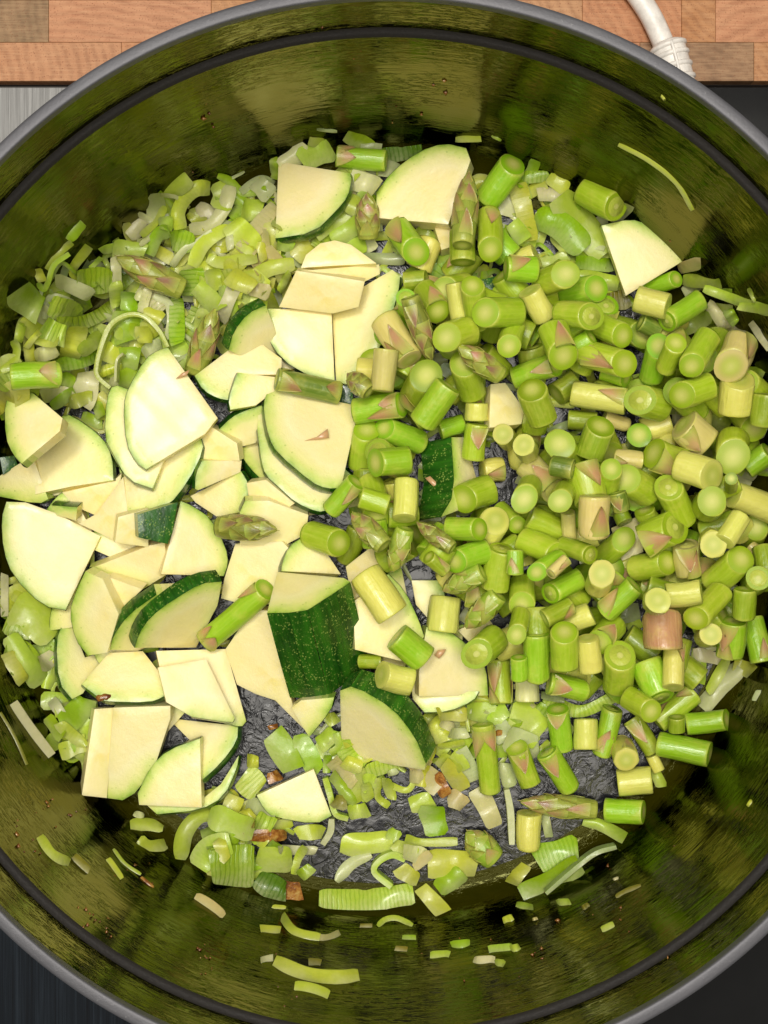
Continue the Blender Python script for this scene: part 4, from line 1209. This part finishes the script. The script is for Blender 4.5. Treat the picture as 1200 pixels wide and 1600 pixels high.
# asparagus: the heap below, then the pieces on top
AP = [(620, 400), (760, 340), (840, 410), (940, 480), (1060, 480), (1170, 560), (1190, 640), (1195, 960), (1100, 1030), (1050, 1080), (900, 1080), (790, 1000), (720, 900), (600, 840), (540, 760), (560, 620), (640, 470)]
for k, (x, y) in enumerate(scatter(AP, 96, 37, qf) + scatter(AP, 52, 48, qf) + scatter([(560, 770), (700, 740), (730, 900), (660, 900), (590, 850)], 9, 34, qf)):
    if math.hypot(x - 700, y - 745) < 78 or math.hypot(x - 792, y - 634) < 30 or math.hypot(x - 985, y - 843) < 30: continue
    a = qf.uniform(0, 6.28); l = qf.uniform(18, 26); up = qf.random() < 0.3
    asparagus('g', x - math.cos(a) * l, y - math.sin(a) * l, x + math.cos(a) * l, y + math.sin(a) * l, qf.uniform(39, 47), 35 if up else 0, qf.choice('ggobyo') + ('k' if qf.random() < 0.25 else ''), filler=True)
Z([(728, 683), (748, 756), (735, 790), (690, 808), (712, 770), (706, 683)], (3, 5), (-48, 8), .013, lm='buried green chunk', label='zucchini chunk with glossy green speckled skin half buried in asparagus')
Z([(767, 600), (790, 598), (820, 640), (815, 662), (765, 668)], None)
Z([(955, 825), (1000, 805), (1005, 862), (970, 877)], None)
ASP = '''
5 690,120 800,110 90 0 o
2 1200,780 1060,960 130 18 b
3 480,980 330,870 145 24 g @bright olive asparagus stub by the wall above the lone wedge
2 375,730 610,755 100 0 bkk @long asparagus piece with mauve scales behind the straight sided wedge
2 750,1190 660,1050 130 25 bk
2 1095,1180 1095,1000 118 25 gk
5 700,210 730,260 95 62 b
5 850,265 790,150 120 30 ok
5 600,290 720,490 135 0 pkk @large asparagus piece wrapped in pink scales beside the leaning slice
5 930,130 960,300 90 0 y
5 1010,150 1050,330 108 32 g
5 1070,275 1260,250 138 30 g
5 890,390 990,350 135 35 g
5 1180,430 1200,370 108 40 g
5 970,510 1030,660 135 40 g
5 1035,690 1035,770 112 0 y
5 795,570 740,690 158 52 ok
5 900,610 780,780 130 0 brk
5 610,440 590,630 118 0 pk
5 460,730 680,700 118 0 bkk
5 100,580 390,640 108 0 dkkk
5 600,810 790,880 112 22 b
5 520,820 490,1010 130 28 g
5 560,970 715,955 138 15 b
5 860,820 980,780 95 0 b
5 1040,790 1020,950 110 0 gk
5 1150,840 1190,860 100 66 y
5 1060,1010 1160,1000 108 0 yk
5 970,1140 1100,1090 145 25 g
5 705,1050 695,1230 114 0 yr
5 470,1060 350,1190 98 0 bk
5 490,1130 620,1170 98 0 gk
8 390,145 270,110 130 22 g
8 480,80 420,220 108 0 o
8 1045,80 900,80 112 22 b
8 930,230 1090,180 118 22 b
8 1150,170 1120,360 128 0 gk
8 810,210 890,280 70 0 ok
8 510,290 640,480 158 0 y
8 660,580 790,690 148 0 bk
8 590,760 730,800 138 0 y
8 890,400 870,560 148 0 yr
8 1030,660 1110,610 145 40 g
8 1140,700 1150,900 108 0 gkkk
8 490,700 590,700 72 0 ok
8 1060,990 1100,1310 105 0 gkk
7 950,620 1250,360 115 0 bkkk @long asparagus piece with loose scales lying across zucchini beside the thick chunk
4 60,570 265,555 130 0 bk @bright green asparagus piece by the wall among leeks
6 -30,60 110,60 125 0 bk
6 243,95 165,110 130 50 gk
6 80,165 160,290 114 0 y
6 365,290 270,270 130 32 g
6 510,380 400,310 122 32 g
6 235,470 200,350 138 25 gk
6 370,380 290,430 88 0 b
6 520,510 350,450 138 22 gk
6 195,515 10,575 110 18 bk
6 90,630 150,770 138 18 o
6 670,430 665,600 114 42 b
6 755,415 740,480 104 45 g
6 830,520 960,330 118 24 g
6 1015,520 1080,400 158 26 pk
6 720,310 890,200 110 0 b
6 585,195 725,240 118 0 y
6 600,310 690,350 88 0 d
6 760,115 660,140 80 30 b
6 265,765 395,775 88 0 ok
6 430,755 540,790 70 0 p
6 285,640 530,685 120 0 yk @long pale asparagus piece with a pink lower scale
6 590,680 720,700 146 32 gk
6 790,655 920,610 130 15 g
6 1055,580 1050,740 152 15 yr
6 1190,650 1180,790 128 0 o
6 800,790 920,880 162 0 pk @largest pale pinkish asparagus stub in the heap
6 580,845 600,860 122 74 br
6 410,800 370,930 134 18 ok
6 215,885 275,935 145 50 g
6 660,925 800,975 155 0 gk
6 930,1030 800,980 148 20 y
6 1020,945 1055,860 160 46 g
6 1100,1000 1200,920 108 0 b
6 1005,1045 1020,1060 60 62 ok
6 1030,1120 1250,1200 128 0 y
6 915,1150 920,1160 142 72 g
6 720,1085 830,1250 128 28 g
6 520,1045 640,1100 146 36 g
6 490,950 605,960 90 0 pk
6 455,1000 450,1080 100 42 g
6 320,970 370,1150 158 0 gk
6 190,1100 70,970 128 22 pk
6 190,980 285,1000 100 0 d
6 45,890 60,900 108 66 yr
6 50,1140 80,1100 118 55 gk
6 215,1150 240,1120 108 58 g
6 490,1110 515,1190 90 0 dk
9 80,20 230,90 118 0 g
9 210,200 50,130 124 24 g
9 20,60 -20,20 90 40 g
9 260,0 275,150 68 0 p
9 385,-75 385,100 152 0 pk
9 510,5 530,50 80 0 g
9 620,-10 640,30 100 0 g
9 760,70 620,140 168 15 gk
9 515,125 440,210 114 36 g
9 360,200 300,180 95 30 o
9 410,285 412,350 128 56 yr
9 110,280 170,250 90 30 b
9 180,290 260,220 60 0 pk
9 175,380 330,310 108 18 b
9 40,430 50,350 118 46 g
9 15,180 15,290 80 0 bk
9 440,470 570,340 108 0 bk
9 720,235 590,265 122 26 g
9 810,150 835,300 120 0 pkk
9 920,150 980,130 126 68 yr @round fibrous cut end of an asparagus piece facing straight up
9 1080,20 990,140 98 0 yr
9 1125,70 1130,130 116 56 g
9 1120,160 1170,210 60 0 pk
9 1055,220 960,340 138 36 g
9 1130,305 1150,330 118 66 g
9 1180,170 1190,300 108 0 o
9 850,495 990,380 122 26 g
9 730,390 880,370 114 0 yr
9 665,408 672,415 118 82 yr
9 1090,360 1090,490 110 0 o
9 1030,510 1025,680 128 0 bkk
9 1130,500 1165,700 108 0 bk
9 910,565 920,580 108 72 y
9 540,580 670,670 128 0 o
9 630,700 690,870 144 0 b
9 770,620 750,820 98 0 yk
9 495,665 510,830 150 35 g
9 350,590 375,750 108 0 y
9 400,605 490,530 126 40 gk
9 250,530 370,475 108 0 yr
9 240,560 255,735 128 20 gk
9 110,570 120,770 128 0 brk
9 150,500 280,440 90 0 ok
9 15,570 30,530 92 45 g
9 30,680 35,785 76 0 b
9 170,800 330,840 112 0 bk
9 70,790 70,885 115 0 w
9 680,990 850,850 106 0 gkk
9 640,925 560,880 110 42 g
9 770,960 775,1030 80 0 o
9 560,970 660,1120 92 0 ok
9 655,1140 690,1215 58 0 y
9 520,1145 525,1120 114 70 yrk
9 470,920 420,1130 100 0 bkk
9 345,970 345,1115 116 0 y
9 210,920 240,1120 105 0 bk
9 160,1120 270,1290 108 0 bk
9 20,1100 90,1280 110 0 gk
9 820,1000 1000,970 104 0 b
9 690,1090 920,1130 120 0 bk
c 495,70 655,52 126 0 y
c 440,200 612,200 110 0 bk
c 80,210 75,368 115 0 yr @yellow asparagus stub standing out on the bare floor above the dark green leaf
9 705,490 705,635 184 0 m
'''
for ln in ASP.strip().split('\n'):
    lab = None
    if '@' in ln: ln, lab = ln.split('@'); lab = lab.strip()
    a = ln.split(); n = a[1].split(','); f = a[2].split(',')
    if a[5] == 'm': lab = 'mauve pink asparagus stub lying on top of the green heap'
    asparagus(a[0], float(n[0]), float(n[1]), float(f[0]), float(f[1]), float(a[3]), float(a[4]), a[5], lm={'m': 'mauve stub'}.get(a[5]), label=lab)
Z([(978, 462), (940, 352), (985, 342), (1012, 350), (1050, 372), (1075, 403)], (1, 5), (1, -1.5), lm='lone wedge', label='lone white zucchini wedge lying by the wall beyond the asparagus heap')
spear('2', 520, 905, 525, 1110, 112, 'p')
spear('2', 1000, 795, 965, 1160, 118, 'p', 'upright spear tip', 'long purple asparagus tip standing along the thick pale wedge')
spear('5', 825, 490, 720, 200, 105, 'd', 'dark spear tip', 'dark purple asparagus tip pointing down beside pink scaled asparagus')
spear('5', 945, 430, 1150, 560, 108, 'p')
spear('5', 428, 550, 530, 640, 100, 'd')
spear('8', 450, 5, 600, 160, 108, 'p')
spear('8', 640, 280, 700, 75, 105, 'g')
spear('8', 755, 50, 920, 170, 80, 'd')
spear('8', 875, 370, 1060, 280, 108, 'g')
spear('8', 985, 545, 1135, 385, 112, 'g')
spear('7', 1300, 80, 1015, 70, 120, 'd', 'short spear tip', 'short brownish asparagus tip lying across zucchini beside the triangular slice')
spear('b', 985, 300, 1120, 430, 135, 'g', 'green scaly tip', 'vivid green scaly asparagus tip on the bare floor')
spear('4', 555, 15, 850, 150, 125, 'p', 'purple tip on leeks', 'purple asparagus tip lying on the leeks near the back wall')
spear('4', 1015, 255, 905, 545, 118, 'p', 'upright purple tip', 'purple asparagus tip pointing up between leeks and zucchini')
spear('c', 40, 160, 395, 195, 108, 'p', 'lone pink tip', 'whole pink and green asparagus tip lying on the bare floor')
leek('C', 34, 'e', 'p', [(660, 830), (560, 740), (555, 640), (600, 470), (670, 330), (800, 258), (930, 275), (1040, 380), (1110, 510)], lm='thin leek ring', label='large thin translucent leek ring standing beside the big many sided slice')
leek('C', 20, 'e', 'w', [(700, 780), (710, 620), (760, 560)])

# loose pink scales shed by the asparagus
def loose_scale(pts, label):
    P = [gp('g', *p) for p in pts]; c = np.mean(P, axis=0); zc = float(hs(*at(*c, 0.025)[:2])) + 0.0008
    w = [at(x, y, zc + 0.0002) for x, y in P]; m = np.mean(w, axis=0); n = len(w); V = []; Fc = []
    for k, dz in ((0, 0.0), (1, 0.0006)):
        V += [tuple(np.array(p) - m + (0, 0, dz)) for p in w]
    V.append((0, 0, 0.0011)); V.append((0, 0, 0.0002))
    for i in range(n):
        j = (i + 1) % n; Fc += [(i, j, n + j, n + i), (n + i, n + j, 2 * n), (j, i, 2 * n + 1)]
    o = mesh_obj('loose_scale', V, Fc, M['bract'], None, [(0.5, 0.5)] * len(V), color=rgb(206, 156, 120)); o.location = m
    tag(o, label, 'scale leaf', 'loose asparagus scales')
loose_scale([(475, 689), (495, 683), (512, 670), (514, 684), (498, 687)], 'pink asparagus scale lying on the large slice near the middle of the pot')
loose_scale([(275, 592), (285, 583), (297, 578), (292, 587)], 'small pinkish scale on the edge of the big many sided slice')
loose_scale([(679, 1024), (684, 1016), (697, 1014), (693, 1022), (686, 1029)], 'tiny pink scale on the wedge beside the flat green asparagus piece')
loose_scale([(664, 747), (672, 744), (698, 770), (680, 763)], 'brownish scale on the glossy green skin of the half buried chunk')

# shreds stuck to the wall and the foot of the wall
SHREDS = '''
b 20 y 75,650 140,655
b 40 y 112,680 180,765 300,795
b 30 h 290,795 340,795 392,772
b 40 y 20,755 115,762
b 26 p 570,742 605,712 660,705 735,738
b 20 o 487,741 545,740
b 28 g 685,797 750,797
b 24 o 652,846 710,850
b 40 g 915,832 1003,822
b 42 p 816,880 908,876
b 42 w 1018,905 1122,900
b 38 p 1120,914 1166,920
b 40 p 1090,852 1200,842
b 34 w 22,905 80,890
b 38 o 246,910 304,916
b 74 y 85,905 240,972 400,985 482,972
b 52 y 180,1022 260,1035 342,1065
b 34 y 1158,718 1205,700
a 52 y 185,320 240,405 325,445
a 38 o 345,412 418,482
a 30 y 505,425 570,520
a 16 p 530,380 585,450 660,500
a 14 n 660,512 720,560
a 45 h 915,600 985,640 1050,695
c 34 p 210,632 275,630
c 25 o 328,660 362,640
c 30 p 420,760 478,732
c 22 o 487,605 540,575 605,552
c 12 w 475,525 500,515
c 14 h 95,712 120,705
c 35 p -10,850 38,840
9 25 w 1135,885 1160,835
3 22 y 500,675 640,750 770,855 848,985
2 34 p 935,650 1055,648
2 14 p 1105,635 1150,658
7 50 w 60,895 130,1000 240,1145
7 14 o 0,940 70,1060 125,1185
3 12 y 700,445 720,470
c 16 y 1105,180 1125,150
'''
for ln in SHREDS.strip().split('\n'):
    a = ln.split(); leek(a[0], float(a[1]), 'f', a[2], [tuple(map(float, p.split(','))) for p in a[3:]], tiny=True)
# browned crumbs on the oily wall: too many and too small to tell apart
V, Fc = [], []
def crumb(px, py, s):
    global V, Fc
    z = float(hit([px], [py], H0)[0])
    if z > 0.1: return
    p = at(px, py, z); b = len(V)
    dirs = [(1, 0, 0), (-1, 0, 0), (0, 1, 0), (0, -1, 0), (0, 0, 1), (0, 0, -1)]
    for d in dirs: V.append(tuple(p[i] + d[i] * s * qf.uniform(0.3, 1.9) for i in range(3)))
    for t in ((0, 2, 4), (2, 1, 4), (1, 3, 4), (3, 0, 4), (2, 0, 5), (1, 2, 5), (3, 1, 5), (0, 3, 5)): Fc.append(tuple(b + i for i in t))
for x, y, n, sp in ((40, 1325, 10, 16), (20, 1290, 6, 18), (140, 1430, 14, 16), (170, 1460, 8, 14), (70, 1255, 8, 16), (110, 1280, 8, 25), (320, 1500, 12, 22), (420, 1490, 8, 25), (330, 1150, 3, 10), (560, 80, 4, 30), (640, 130, 5, 50), (700, 125, 4, 20), (600, 180, 4, 30), (250, 350, 5, 60), (450, 1560, 8, 20), (1060, 1500, 4, 50), (950, 1440, 6, 40), (850, 1490, 8, 50), (1000, 1330, 5, 60), (720, 1500, 8, 80), (210, 1360, 8, 40), (320, 195, 6, 30), (1050, 380, 6, 30), (505, 45, 2, 6)):
    for _ in range(n): crumb(x + qf.gauss(0, sp * .6), y + qf.gauss(0, sp * .6), qf.uniform(0.0002, 0.0007))
o = mesh_obj('browned_crumbs', V, Fc, M['brown'], None, None, True, color=rgb(104, 66, 28))
tag(o, 'tiny browned crumbs stuck to the oily pot wall', 'crumbs', kind='stuff')

# ---------------------------------------------------------------- names by which each piece can be found
LMS = [p for p in PIECES if p['lm']]
SECT = ['right of', 'below-right of', 'below', 'below-left of', 'left of', 'above-left of', 'above', 'above-right of']
def sector(p, l):
    a = math.degrees(math.atan2(p[1] - l[1], p[0] - l[0])) % 360
    return int(((a + 22.5) % 360) // 45)
ORD = ['', 'second ', 'third ', 'fourth ', 'fifth ', 'sixth ', 'seventh ', 'eighth ', 'ninth ', 'tenth ', 'eleventh ', 'twelfth ', 'thirteenth ', 'fourteenth ']
from collections import defaultdict
CATS = {'asparagus': 'asparagus piece', 'tip': 'asparagus tip', 'zucchini': 'zucchini piece', 'leek': 'leek piece', 'shred': 'leek shred'}
buck = defaultdict(list)
for p in PIECES:
    for l in LMS:
        if l is not p: buck[(p['desc'], l['lm'], sector(p['p'], l['p']))].append((math.hypot(p['p'][0] - l['p'][0], p['p'][1] - l['p'][1]), id(p)))
for b in buck.values(): b.sort()
used = set()
for p in PIECES:
    if not p['label']:
        best = None
        for l in LMS:
            if l is p: continue
            d = math.hypot(p['p'][0] - l['p'][0], p['p'][1] - l['p'][1]); s = sector(p['p'], l['p'])
            rk = [i for _, i in buck[(p['desc'], l['lm'], s)]].index(id(p))
            if rk >= len(ORD): continue
            cost = d + rk * 90
            if best is None or cost < best[0]: best = (cost, rk, s, l, d)
        _, rk, s, l, d = best
        lab = f"{ORD[rk]}{p['desc']} {'just ' if d < 70 else ''}{SECT[s]} the {l['lm']}"
        if lab in used: lab += ' again'
        p['label'] = lab
    used.add(p['label'])
    tag(p['o'], p['label'], CATS[p['kind']], p['group'])
